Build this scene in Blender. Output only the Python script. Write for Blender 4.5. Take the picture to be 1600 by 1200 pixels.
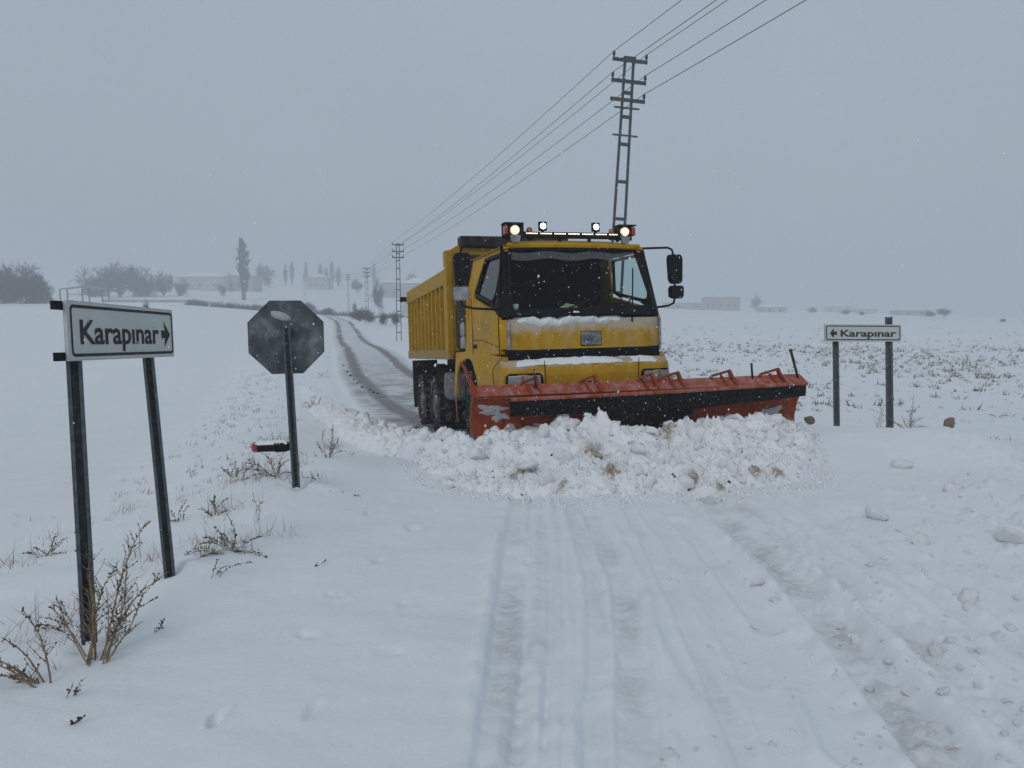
import bpy, bmesh, math, random
import numpy as np
from mathutils import Vector, Matrix

for o in list(bpy.data.objects): bpy.data.objects.remove(o, do_unlink=True)
SC = bpy.context.scene
COL = SC.collection
rnd = random.Random(7)

# ------------------------------------------------------------------ camera, sky, sun, exposure
EYE = 1.75
FPX, CX, CY, HOR = 1202.0, 800.0, 600.0, 500.0
TH = math.atan((CY - HOR) / FPX)
cd = bpy.data.cameras.new('camera'); cam = bpy.data.objects.new('camera', cd); COL.objects.link(cam)
cd.sensor_width = 36.0; cd.lens = 36.0 * FPX / 1600.0; cd.clip_start = 0.05; cd.clip_end = 3000
cam.location = (0, 0, EYE); cam.rotation_euler = (math.pi / 2 - TH, 0, 0)
SC.camera = cam

SUN_EL, SUN_AZ = math.radians(38), math.radians(200)
w = bpy.data.worlds.new('World'); SC.world = w; w.use_nodes = True
nt = w.node_tree; bg = nt.nodes['Background']
sky = nt.nodes.new('ShaderNodeTexSky'); sky.sky_type = 'NISHITA'; sky.sun_disc = False
sky.sun_elevation = SUN_EL; sky.sun_rotation = SUN_AZ; sky.air_density = 1.5; sky.dust_density = 6.0
mx = nt.nodes.new('ShaderNodeMix'); mx.data_type = 'RGBA'; mx.inputs[0].default_value = 0.07
mx.inputs[6].default_value = (3.74, 4.38, 5.10, 1)          # closed snow cloud, even over the whole dome
nt.links.new(sky.outputs[0], mx.inputs[7]); nt.links.new(mx.outputs[2], bg.inputs[0])
bg.inputs[1].default_value = 0.10
cn = nt.nodes.new('ShaderNodeTexNoise'); cn.inputs['Scale'].default_value = 1.6; cn.inputs['Detail'].default_value = 3
cr_ = nt.nodes.new('ShaderNodeMapRange'); cr_.inputs[1].default_value = .3; cr_.inputs[2].default_value = .7; cr_.inputs[3].default_value = .093; cr_.inputs[4].default_value = .103
nt.links.new(cn.outputs[0], cr_.inputs[0]); nt.links.new(cr_.outputs[0], bg.inputs[1])

sd = bpy.data.lights.new('sun', 'SUN'); sd.energy = 0.7; sd.angle = math.radians(24); sd.color = (1.0, 0.97, 0.93)
sun = bpy.data.objects.new('sun', sd); COL.objects.link(sun)
sdir = Vector((math.sin(SUN_AZ) * math.cos(SUN_EL), math.cos(SUN_AZ) * math.cos(SUN_EL), math.sin(SUN_EL)))
sun.rotation_euler = sdir.to_track_quat('Z', 'Y').to_euler(); sun.location = (0, -5, 60)
vs = SC.view_settings; vs.view_transform = 'Standard'; vs.look = 'None'; vs.gamma = 1; vs.exposure = 0.0; vs.use_curve_mapping = False
cy = SC.cycles
cy.max_bounces = 7; cy.diffuse_bounces = 3; cy.glossy_bounces = 3; cy.transmission_bounces = 4; cy.volume_bounces = 2; cy.transparent_max_bounces = 12
cy.use_denoising = True
try: cy.denoiser = 'OPENIMAGEDENOISE'
except Exception: pass
cy.sample_clamp_indirect = 4.0

# ------------------------------------------------------------------ survey helper: a sight line of the photograph to a point at depth w
RX = np.array([1, 0, 0.]); FW = np.array([0, math.cos(TH), -math.sin(TH)]); UP = np.array([0, math.sin(TH), math.cos(TH)])
def ray(x, y): return RX * (x - CX) / FPX + FW + UP * (CY - y) / FPX
def at(x, y, wd): return np.array([0, 0, EYE]) + wd * ray(x, y)

# ------------------------------------------------------------------ numpy noise
_rs = np.random.RandomState(3)
_perm = np.concatenate([_rs.permutation(256)] * 3); _gr = _rs.rand(256) * 2 * np.pi
_gx, _gy = np.cos(_gr), np.sin(_gr)
def noise(x, y):
    x = np.asarray(x, float); y = np.asarray(y, float)
    xi = np.floor(x).astype(int); yi = np.floor(y).astype(int); xf = x - xi; yf = y - yi
    u = xf * xf * xf * (xf * (xf * 6 - 15) + 10); v = yf * yf * yf * (yf * (yf * 6 - 15) + 10)
    def g(ix, iy, dx, dy):
        h = _perm[(_perm[ix & 255] + iy) & 255]; return _gx[h] * dx + _gy[h] * dy
    a = g(xi, yi, xf, yf); b = g(xi + 1, yi, xf - 1, yf); c = g(xi, yi + 1, xf, yf - 1); d = g(xi + 1, yi + 1, xf - 1, yf - 1)
    return (a + u * (b - a)) + v * ((c + u * (d - c)) - (a + u * (b - a)))
def fbm(x, y, n=4):
    s = 0; a = 1.0
    for i in range(n): s = s + a * noise(x * 2 ** i + 17.3 * i, y * 2 ** i - 9.1 * i); a *= 0.5
    return s
def sst(a, b, x):
    t = np.clip((np.asarray(x, float) - a) / (b - a), 0, 1); return t * t * (3 - 2 * t)

# ------------------------------------------------------------------ terrain
T_Y = np.array([60, 100, 145, 262, 330, 390, 480, 630, 1350.])
T_C = np.array([-600, -300, 0, 300, 500, 600, 800, 1100, 1350, 1600, 2200.])
T_V = np.array([
 [545, 545, 545, 545, 543, 543, 545, 546, 548, 550, 550],
 [511, 510, 508, 508, 518, 524, 520, 517, 520, 522, 525],
 [483, 482, 482, 484, 500, 507, 506, 504, 508, 510, 512],
 [466, 466, 467, 470, 488, 495, 496, 494, 498, 503, 505],
 [458, 458, 459, 464, 480, 484, 488, 489, 493, 500, 502],
 [451, 451, 451, 453, 461, 468, 477, 485, 491, 499, 501],
 [445, 445, 445, 446, 450, 455, 470, 482, 490, 498, 500],
 [440, 440, 440, 441, 445, 450, 465, 481, 489, 497, 499],
 [435, 435, 435, 436, 440, 445, 460, 478, 488, 496, 498.]])
def far_z(x, y):
    yc = np.clip(y, 60, 1350)
    c = np.clip(800 + 1202 * x / np.maximum(y, 30), -600, 2200)
    iy = np.clip(np.searchsorted(T_Y, yc) - 1, 0, len(T_Y) - 2); ic = np.clip(np.searchsorted(T_C, c) - 1, 0, len(T_C) - 2)
    ty = (yc - T_Y[iy]) / (T_Y[iy + 1] - T_Y[iy]); tc = (c - T_C[ic]) / (T_C[ic + 1] - T_C[ic])
    v = (T_V[iy, ic] * (1 - ty) + T_V[iy + 1, ic] * ty) * (1 - tc) + (T_V[iy, ic + 1] * (1 - ty) + T_V[iy + 1, ic + 1] * ty) * tc
    return EYE - (v - 500) / 1202 * yc
ZC_Y = np.array([-60, 0, 8, 10.9, 14, 18, 25, 35, 50, 62.]); ZC_Z = np.array([0, 0, -.07, -.2, -.345, -.53, -.75, -.78, -.65, -.5])
RD_Y = np.array([-200, 9, 10.9, 24, 37, 60, 90, 130, 180, 230, 280, 330.]); RD_X = np.array([1.7, 1.7, 1.1, -2.7, -6.2, -11.6, -18.9, -28, -41, -55, -71, -93.])
def road_x(y): return np.interp(y, RD_Y, RD_X)
def g0(px, py, z=0.0):
    r = ray(px, py); t = (z - EYE) / r[2]; return r[0] * t, r[1] * t
def pline(pts, z=0.0): return np.array([g0(a, b, z) for a, b in pts])
RUTS = [  # polyline in ground metres, half width, depth, strength of the packed slush
 (pline([(822, 740), (812, 792), (800, 900), (792, 1000), (776, 1200), (766, 1400)]), .10, .028, .8),
 (pline([(838, 740), (842, 800), (846, 900), (838, 1000), (818, 1200), (806, 1400)]), .08, .022, .45),
 (pline([(880, 745), (900, 800), (930, 900), (936, 1000), (930, 1100), (936, 1250)]), .06, .014, .35),
 (pline([(905, 745), (930, 800), (975, 900), (990, 1010), (1000, 1200), (1008, 1400)]), .09, .024, .75),
 (pline([(1085, 742), (1130, 786), (1200, 850), (1290, 940), (1390, 1060), (1500, 1200), (1600, 1330)]), .14, .045, 1.0),
 (pline([(1105, 738), (1165, 783), (1300, 880), (1420, 975), (1520, 1050), (1640, 1150), (1800, 1280)]), .09, .035, .7),
 (pline([(1060, 800), (1110, 850), (1150, 900), (1200, 960)]), .08, .016, .35),
 (pline([(1020, 792), (1085, 880), (1130, 950), (1180, 1040)]), .07, .010, .2),
 (pline([(960, 745), (1010, 830), (1075, 960), (1150, 1120), (1190, 1220)]), .05, .012, .3),
 (pline([(870, 745), (868, 880), (872, 1010), (860, 1200)]), .05, .010, .3),
 (pline([(1230, 770), (1400, 880), (1540, 960), (1700, 1060)]), .07, .02, .35),
 (pline([(1040, 742), (1180, 860), (1330, 1010), (1470, 1200)]), .05, .014, .3),
]
BERMS = [(pline([(985, 930), (1040, 1010), (1085, 1080), (1130, 1200), (1150, 1300)]), .05, .03),
         (pline([(770, 800), (762, 950), (742, 1200)]), .05, .012),
         (pline([(850, 850), (890, 960), (880, 1080), (850, 1200)]), .05, .012),
         (pline([(1150, 800), (1240, 870), (1350, 960), (1480, 1090), (1560, 1180)]), .06, .022),
         (pline([(1100, 800), (1180, 870), (1260, 950), (1350, 1070), (1440, 1200)]), .07, .03),
         (pline([(1200, 790), (1340, 880), (1480, 970), (1600, 1050)]), .05, .02),
         (pline([(1240, 1060), (1262, 1120), (1275, 1160), (1310, 1190)]), .035, .035)]
FEET = [g0(*p) for p in ((480, 991), (524, 927), (641, 940), (593, 875), (608, 1018), (491, 1106), (340, 1116), (646, 820), (575, 800))]
POSTS = [g0(140, 998), g0(265, 900), (-2.09, 7.42)]
def seg_dist(x, y, pl):
    best = np.full(x.shape, 1e9)
    for (ax, ay), (bx, by) in zip(pl[:-1], pl[1:]):
        dx, dy = bx - ax, by - ay; t = np.clip(((x - ax) * dx + (y - ay) * dy) / (dx * dx + dy * dy), 0, 1)
        best = np.minimum(best, np.hypot(x - ax - t * dx, y - ay - t * dy))
    return best
def H(x, y, fine=True):
    x = np.atleast_1d(np.asarray(x, float)); y = np.atleast_1d(np.asarray(y, float))
    near = np.interp(y, ZC_Y, ZC_Z)
    # field left of the verge lies lower, the verge follows the road
    xe = np.where(y < 9, -2.7, -2.7 - .30 * (y - 9))
    near = near - .55 * sst(0, 3.2, xe - x) * sst(60, 25, y) * sst(-2, 3, y)
    near = near - .25 * sst(3.0, 9.0, x - road_x(y) - 1.5) * sst(11.5, 16, y) * sst(60, 30, y)
    z = near + (far_z(x, y) - near) * sst(40, 60, y)
    # swept corridor of the road behind the plough
    dr = np.abs(x - road_x(y)); z = z - .10 * sst(3.0, 2.4, dr) * sst(11.0, 13.5, y) * sst(120, 60, y)
    # drift in front of the far sign
    cyv = 11.2 - .13 * (x - 4.5); dv = y - cyv
    ridge = np.where(dv < 0, np.exp(-(dv / 1.6) ** 2), np.exp(-(dv / .35) ** 2))
    z = z + .40 * ridge * sst(2.9, 3.9, x) * sst(7.6, 6.1, x)
    # mounds at the stop sign and the name board
    for (mx_, my_, s, h) in ((-2.1, 7.35, .75, .17), (-2.5, 8.9, .9, .18), (-1.6, 9.6, 1.0, .15), (-2.25, 5.4, .35, .06), (-1.8, 6.0, 1.0, .06)):
        z = z + h * np.exp(-((x - mx_) ** 2 + (y - my_) ** 2) / s ** 2)
    z = z + .075 * fbm(x * .35 + 3, y * .35, 3) * sst(200, 20, np.hypot(x, y)) + .25 * fbm(x * .03, y * .03 + 5, 3) * sst(30, 90, y)
    z = z + .018 * fbm(x * .9 - y * .4, y * 1.9 + x * .5 + 8, 3)                    # wind ripples
    if fine:
        m = (np.abs(y) < 13) & (np.abs(x) < 13)
        if m.any():
            xx, yy = x[m], y[m]; d = np.zeros(xx.shape)
            wob = .02 * noise(xx * 2.2, yy * 2.2)
            for pl, hw, dep, st in RUTS:
                s = seg_dist(xx, yy, pl) + wob
                d -= 1.15 * dep * sst(hw * 1.25, hw * .8, s) * (1 + .45 * noise(xx * 5, yy * 9) + .35 * noise(xx * 7, yy * 22))
                d += dep * .65 * np.exp(-((s - hw * 1.6) / (hw * .35)) ** 2) * np.clip(1 + 1.6 * noise(xx * 6, yy * 6), 0, 2)
            for pl, hw, h in BERMS: d += h * np.exp(-((seg_dist(xx, yy, pl) + wob) / hw) ** 2)
            for fx, fy in FEET:
                an = fx * 7.3; ca, sa = math.cos(an), math.sin(an); dx_, dy_ = (xx - fx) * ca + (yy - fy) * sa, (yy - fy) * ca - (xx - fx) * sa
                q = (dx_ / (.045 + .02 * math.sin(fy * 9))) ** 2 + (dy_ / .075) ** 2
                d -= .030 * np.exp(-q * q) * np.clip(1 + 2.2 * noise(xx * 11, yy * 11), 0, 2); d += .006 * np.exp(-((np.sqrt(q) - 1.5) / .35) ** 2) * (1 + 2 * noise(xx * 9, yy * 9))
            # broken crumbly snow right of the wheel tracks
            rg = sst(.35, 1.1, xx - .32 * yy + .2) * sst(12, 9, yy)
            calm = 1 - np.exp(-((xx - 4.3) / 1.7) ** 4 - ((yy - 10.2) / 1.7) ** 4); rg = rg * calm
            rg2 = sst(1.5, 3.2, xx - .25 * yy) * sst(12.5, 10, yy) * calm
            n1 = fbm(xx * 5.5, yy * 5.5, 3); n2 = noise(xx * 14, yy * 14)
            d += rg * (.018 * np.maximum(n1 - .12, 0) * 2 + .006 * n2) + rg2 * (.12 * np.maximum(n1 - .1, 0) + .012 * np.abs(n2))
            d += .0025 * fbm(xx * 10, yy * 10, 2)
            for hx_, hy_ in POSTS:
                rr2 = np.hypot(xx - hx_, (yy - hy_)); d += -.05 * np.exp(-(rr2 / .055) ** 2) + .02 * np.exp(-((rr2 - .13) / .06) ** 2) + .035 * np.exp(-((xx - hx_ - .22) / .22) ** 2 - ((yy - hy_ - .05) / .10) ** 2)
            z = z.copy(); z[m] += d
    return z
def Hz(x, y, fine=True): return float(H([x], [y], fine)[0])
def gp(px, py):
    z = 0.0
    for _ in range(25):
        x, y = g0(px, py, z); z = .5 * z + .5 * Hz(x, y)
    return np.array([x, y, z])

# ------------------------------------------------------------------ materials
MATS = {}
def nodes_of(name):
    m = bpy.data.materials.new(name); m.use_nodes = True; return m, m.node_tree, m.node_tree.nodes['Principled BSDF']
def lk(nt_, a, b): nt_.links.new(a, b)
def tex_noise(nt_, scale, detail=4, rough=.55, vec=None, dist=0.0):
    n = nt_.nodes.new('ShaderNodeTexNoise'); n.inputs['Scale'].default_value = scale; n.inputs['Detail'].default_value = detail
    n.inputs['Roughness'].default_value = rough; n.inputs['Distortion'].default_value = dist
    if vec is not None: lk(nt_, vec, n.inputs['Vector'])
    return n.outputs[0]
def ramp(nt_, src, stops):
    r = nt_.nodes.new('ShaderNodeValToRGB'); el = r.color_ramp.elements
    while len(el) < len(stops): el.new(.5)
    for e, (p, c) in zip(el, stops):
        e.position = p; e.color = (c, c, c, 1) if not isinstance(c, tuple) else (*c, 1)
    lk(nt_, src, r.inputs[0]); return r.outputs[0]
def mix(nt_, f, a, b):
    m = nt_.nodes.new('ShaderNodeMix'); m.data_type = 'RGBA'
    for s, v in ((0, f), (6, a), (7, b)):
        if isinstance(v, (int, float)): m.inputs[s].default_value = v
        elif isinstance(v, tuple): m.inputs[s].default_value = (*v, 1)
        else: lk(nt_, v, m.inputs[s])
    return m.outputs[2]
def math_n(nt_, op, a, b=0.0):
    m = nt_.nodes.new('ShaderNodeMath'); m.operation = op; m.use_clamp = op in ('MULTIPLY', 'ADD', 'SUBTRACT') and False
    for s, v in ((0, a), (1, b)):
        if isinstance(v, (int, float)): m.inputs[s].default_value = v
        else: lk(nt_, v, m.inputs[s])
    return m.outputs[0]
def obj_vec(nt_, scale=(1, 1, 1)):
    t = nt_.nodes.new('ShaderNodeTexCoord'); mp = nt_.nodes.new('ShaderNodeMapping'); mp.inputs['Scale'].default_value = scale
    lk(nt_, t.outputs['Object'], mp.inputs['Vector']); return mp.outputs[0]
def bump(nt_, p, src, strength, dist=.02):
    b = nt_.nodes.new('ShaderNodeBump'); b.inputs['Strength'].default_value = strength; b.inputs['Distance'].default_value = dist
    lk(nt_, src, b.inputs['Height']); lk(nt_, b.outputs[0], p.inputs['Normal'])
SNOW = (.81, .84, .86)
def simple(name, col, rough=.6, metal=0.0, var=.25, scale=9, dust=0.0, dust_scale=5, bumpk=0.0, spec=.4):
    if name in MATS: return MATS[name]
    m, t, p = nodes_of(name); v = obj_vec(t)
    n = tex_noise(t, scale, 5, .6, v)
    dark = tuple(c * (1 - var) for c in col); lite = tuple(min(1, c * (1 + var)) for c in col)
    c = mix(t, ramp(t, n, [(.3, 0.0), (.7, 1.0)]), dark, lite)
    if dust > 0:
        n2 = tex_noise(t, dust_scale, 8, .7, v, .3)
        c = mix(t, math_n(t, 'MULTIPLY', ramp(t, n2, [(.48, 0.0), (.72, 1.0)]), dust), c, SNOW)
    lk(t, c, p.inputs['Base Color']); p.inputs['Roughness'].default_value = rough; p.inputs['Metallic'].default_value = metal
    p.inputs['Specular IOR Level'].default_value = spec
    if bumpk: bump(t, p, n, bumpk, .01)
    MATS[name] = m; return m
def snow_mat(name, attr=False, dirt=0.0, bscale=30.0, bstr=.35, base=None, stain=False):
    if name in MATS: return MATS[name]
    m, t, p = nodes_of(name); v = obj_vec(t)
    n1 = tex_noise(t, 1.3, 4, .6, v); n2 = tex_noise(t, bscale, 6, .65, v); n3 = tex_noise(t, 7.0, 5, .6, v)
    base = base or SNOW
    c = mix(t, ramp(t, n1, [(.35, 0.0), (.65, 1.0)]), tuple(k * .965 for k in base), base)
    if stain:
        a = t.nodes.new('ShaderNodeAttribute'); a.attribute_name = 'stain'; sn = tex_noise(t, 9.0, 6, .7, v, .4)
        c = mix(t, math_n(t, 'MULTIPLY', a.outputs['Fac'], ramp(t, sn, [(.36, 0.0), (.54, 1.0)])), c, (.30, .25, .18))
    if attr:
        a = t.nodes.new('ShaderNodeAttribute'); a.attribute_name = 'wear'
        vs_ = obj_vec(t, (5.0, 8.0, 2.0)); st = tex_noise(t, 2.6, 8, .75, vs_)
        f = math_n(t, 'MULTIPLY', a.outputs['Fac'], ramp(t, st, [(.34, .10), (.66, .95)]))
        c = mix(t, f, c, (.43, .435, .435))
    if dirt > 0:
        d = tex_noise(t, 3.2, 7, .72, v, .5)
        c = mix(t, math_n(t, 'MULTIPLY', ramp(t, d, [(.56, 0.0), (.74, 1.0)]), dirt), c, (.30, .26, .21))
    lk(t, c, p.inputs['Base Color']); p.inputs['Roughness'].default_value = .62; p.inputs['Specular IOR Level'].default_value = .25
    h = math_n(t, 'ADD', math_n(t, 'MULTIPLY', n2, .5), n3)
    bump(t, p, h, bstr, .025)
    MATS[name] = m; return m
M_snow = snow_mat('snow_cover', attr=True)
M_pile = snow_mat('pushed_snow', dirt=.35, bscale=42, bstr=.6, base=(.85, .87, .89), stain=True)
M_clod = snow_mat('snow_clod', dirt=.12, bscale=24, bstr=.55, base=(.84, .86, .88))
M_cap = snow_mat('snow_crust', bscale=45, bstr=.6)
M_dirty = simple('dirty_ice', (.33, .285, .22), .55, 0, .45, 2.2, dust=.75, dust_scale=2.6, bumpk=.8)

def paint(name, col, dust, zlo=None, zhi=None, rough=.42, dust_col=SNOW, top=0.0, grime_shade_k=.40):
    if name in MATS: return MATS[name]
    m, t, p = nodes_of(name); v = obj_vec(t)
    n = tex_noise(t, 2.2, 5, .6, v); g = tex_noise(t, 38, 4, .6, v)
    c = mix(t, ramp(t, n, [(.3, 0.0), (.7, 1.0)]), tuple(k * .84 for k in col), tuple(min(1, k * 1.05) for k in col))
    grime_shade = ramp(t, tex_noise(t, 5.5, 8, .72, v, .4), [(.40, 0.0), (.64, 1.0)])
    c = mix(t, math_n(t, 'MULTIPLY', grime_shade, grime_shade_k), c, tuple(k * .40 + .003 for k in col))  # real grime; the stronger mix on the blade carries painted shade too
    vz = obj_vec(t, (5, 5, .8)); streak = tex_noise(t, 2.0, 7, .7, vz, .2)
    f = ramp(t, streak, [(.42, 0.0), (.78, 1.0)])
    f = math_n(t, 'MULTIPLY', f, dust)
    if zlo is not None:
        sp = t.nodes.new('ShaderNodeSeparateXYZ'); tc = t.nodes.new('ShaderNodeTexCoord'); lk(t, tc.outputs['Object'], sp.inputs[0])
        mr = t.nodes.new('ShaderNodeMapRange'); mr.inputs[1].default_value = zlo; mr.inputs[2].default_value = zhi; lk(t, sp.outputs[2], mr.inputs[0])
        zm = math_n(t, 'ADD', mr.outputs[0], math_n(t, 'MULTIPLY', math_n(t, 'SUBTRACT', tex_noise(t, 4.5, 7, .7, v, .6), .5), 1.5))
        zm = ramp(t, zm, [(.35, 0.0), (.75, 1.0)])
        f = math_n(t, 'MAXIMUM', f, math_n(t, 'MULTIPLY', zm, top))
    spk = ramp(t, tex_noise(t, 60, 2, .5, v), [(.66, 0.0), (.72, 1.0)])
    f = math_n(t, 'MAXIMUM', f, math_n(t, 'MULTIPLY', spk, min(.8, dust * 1.2)))
    c = mix(t, f, c, dust_col)
    lk(t, c, p.inputs['Base Color']); lk(t, ramp(t, n, [(.2, rough - .1), (.8, rough + .18)]), p.inputs['Roughness'])
    bump(t, p, g, .05, .004); p.inputs['Specular IOR Level'].default_value = .12
    MATS[name] = m; return m
YEL = (.55, .30, .0)
M_yel = paint('yellow_paint', YEL, .02, 1.42, .75, top=.45, dust_col=(.22, .165, .08))
M_yel_front = paint('yellow_paint_salted', YEL, .40, 1.60, 2.00, top=.8, dust_col=(.46, .44, .40))
M_yel_bump = paint('yellow_paint_bumper', YEL, .10, 1.22, 1.42, top=.7, dust_col=(.42, .42, .40))
M_yel_box = paint('yellow_paint_tipper', (.46, .26, .004), .02)
M_yel_wall = paint('yellow_paint_grime_shade_wall', (.14, .075, .003), .02)  # grimy paint, darkened further for the shade between the ribs
M_yel_low = paint('yellow_paint_muddy', (.36, .21, .03), .5, dust_col=(.28, .23, .15))
M_red = paint('red_paint', (.34, .055, .012), .14, .70, .05, top=.85, dust_col=(.27, .27, .27), grime_shade_k=.85)  # strong dark mix: dirt plus the shadow between flap and heap, painted in
M_redlip = paint('red_paint_snowy', (.37, .062, .016), .75, dust_col=(.42, .34, .34))
M_rub = simple('black_rubber', (.004, .004, .005), .85, 0, .3, 20, dust=.05, dust_scale=26, spec=.15)
M_blk = simple('black_plastic', (.005, .005, .006), .6, 0, .25, 14, dust=.02, dust_scale=30, spec=.15)
M_int = simple('cab_interior', (.008, .008, .009), .9, 0, .3, 6, spec=.1)
M_tyre = simple('tyre_rubber', (.014, .014, .014), .9, 0, .3, 14, dust=.28, dust_scale=7, spec=.15)
M_rim = simple('dirty_rim', (.13, .12, .11), .7, .3, .4, 12, dust=.35, dust_scale=9)
M_chas = simple('chassis_grime', (.012, .011, .010), .9, 0, .5, 9, dust=.10, dust_scale=15, spec=.15)
M_grey = simple('grey_metal', (.24, .25, .26), .55, .4, .25, 7, dust=.4, dust_scale=8)
M_tank = simple('tank_grey', (.13, .135, .14), .6, .3, .4, 5, dust=.25, dust_scale=9)
M_galv = simple('galvanised_steel', (.075, .088, .098), .6, .35, .4, 22, dust=.06, dust_scale=30)
M_alu = simple('sign_back_aluminium', (.072, .088, .092), .6, .25, .5, 5.0, dust=.22, dust_scale=6)
M_white = simple('sign_white_sheet', (.50, .525, .52), .45, 0, .06, 3)
M_edge = simple('sign_edge', (.48, .49, .50), .5, .2, .15, 20)
M_ink = simple('sign_black_ink', (.008, .008, .009), .6, 0, .2, 40, dust=.10, dust_scale=60)
M_pole = simple('pole_steel', (.075, .085, .09), .6, .5, .3, 6)
M_wire = simple('wire_metal', (.06, .065, .07), .6, .4, .1, 3)
M_ins = simple('insulator', (.015, .014, .014), .3, 0, .2, 9)
M_stem = simple('dry_stem', (.25, .185, .12), .8, 0, .4, 25)
M_twig = simple('dark_twig', (.13, .098, .068), .8, 0, .4, 30)
M_seed = simple('seed_head', (.095, .058, .034), .85, 0, .4, 40)
M_bark = simple('bark', (.060, .052, .048), .9, 0, .3, 3)
M_rock = simple('rock', (.19, .15, .12), .85, 0, .4, 6, bumpk=.8)
M_wall = simple('render_wall', (.46, .45, .44), .9, 0, .2, .6)
M_wall2 = simple('block_wall', (.36, .35, .34), .9, 0, .2, .6)
M_win = simple('dark_window', (.03, .035, .04), .3, 0, .1, 3)
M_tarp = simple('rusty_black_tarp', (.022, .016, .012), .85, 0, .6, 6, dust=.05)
def emis(name, col, s):
    m, t, p = nodes_of(name); p.inputs['Base Color'].default_value = (*col, 1)
    p.inputs['Emission Color'].default_value = (*col, 1); p.inputs['Emission Strength'].default_value = s; return m
M_lampwarm = emis('lamp_warm', (1, .80, .50), .8); M_lampcore = emis('lamp_core', (1, .93, .72), 2.5)
M_led = emis('led_white', (.95, .98, 1), 3.0); M_ledw = emis('led_warm', (1, .85, .62), 2.2)
def lens(name, col, rough=.15):
    m, t, p = nodes_of(name); n = tex_noise(t, 25, 3, .5, obj_vec(t))
    lk(t, mix(t, n, tuple(c * .6 for c in col), col), p.inputs['Base Color']); p.inputs['Roughness'].default_value = rough
    p.inputs['Coat Weight'].default_value = .6; return m
M_amber = lens('amber_lens', (.30, .085, .02)); M_redlens = lens('red_lens', (.32, .02, .015)); M_hl = lens('headlight_lens', (.30, .32, .34), .25)
def glass(name, tint, gl):
    m = bpy.data.materials.new(name); m.use_nodes = True; t = m.node_tree; t.nodes.remove(t.nodes['Principled BSDF'])
    out = t.nodes['Material Output']; tr = t.nodes.new('ShaderNodeBsdfTransparent'); tr.inputs[0].default_value = (*tint, 1)
    g = t.nodes.new('ShaderNodeBsdfGlossy'); g.inputs['Roughness'].default_value = .04
    fr = t.nodes.new('ShaderNodeLayerWeight'); fr.inputs[0].default_value = .5
    ms = t.nodes.new('ShaderNodeMixShader'); lk(t, math_n(t, 'ADD', math_n(t, 'MULTIPLY', math_n(t, 'POWER', fr.outputs['Facing'], 4.0), gl), .012), ms.inputs[0])
    lk(t, tr.outputs[0], ms.inputs[1]); lk(t, g.outputs[0], ms.inputs[2]); lk(t, ms.outputs[0], out.inputs[0]); return m
M_glass = glass('windscreen_glass', (.86, .93, .92), .45); M_sglass = glass('side_glass', (.80, .90, .89), .9)
def frost():
    m = bpy.data.materials.new('frost_film'); m.use_nodes = True; t = m.node_tree; p = t.nodes['Principled BSDF']
    p.inputs['Base Color'].default_value = (.5, .53, .55, 1); p.inputs['Roughness'].default_value = .9
    tr = t.nodes.new('ShaderNodeBsdfTransparent'); ms = t.nodes.new('ShaderNodeMixShader'); v = obj_vec(t, (1, 8, 1))
    f = ramp(t, tex_noise(t, 6, 6, .7, v), [(.25, .06), (.8, .26)]); lk(t, f, ms.inputs[0])
    lk(t, tr.outputs[0], ms.inputs[1]); lk(t, p.outputs[0], ms.inputs[2]); lk(t, ms.outputs[0], t.nodes['Material Output'].inputs[0]); return m
M_frost = frost()

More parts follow.
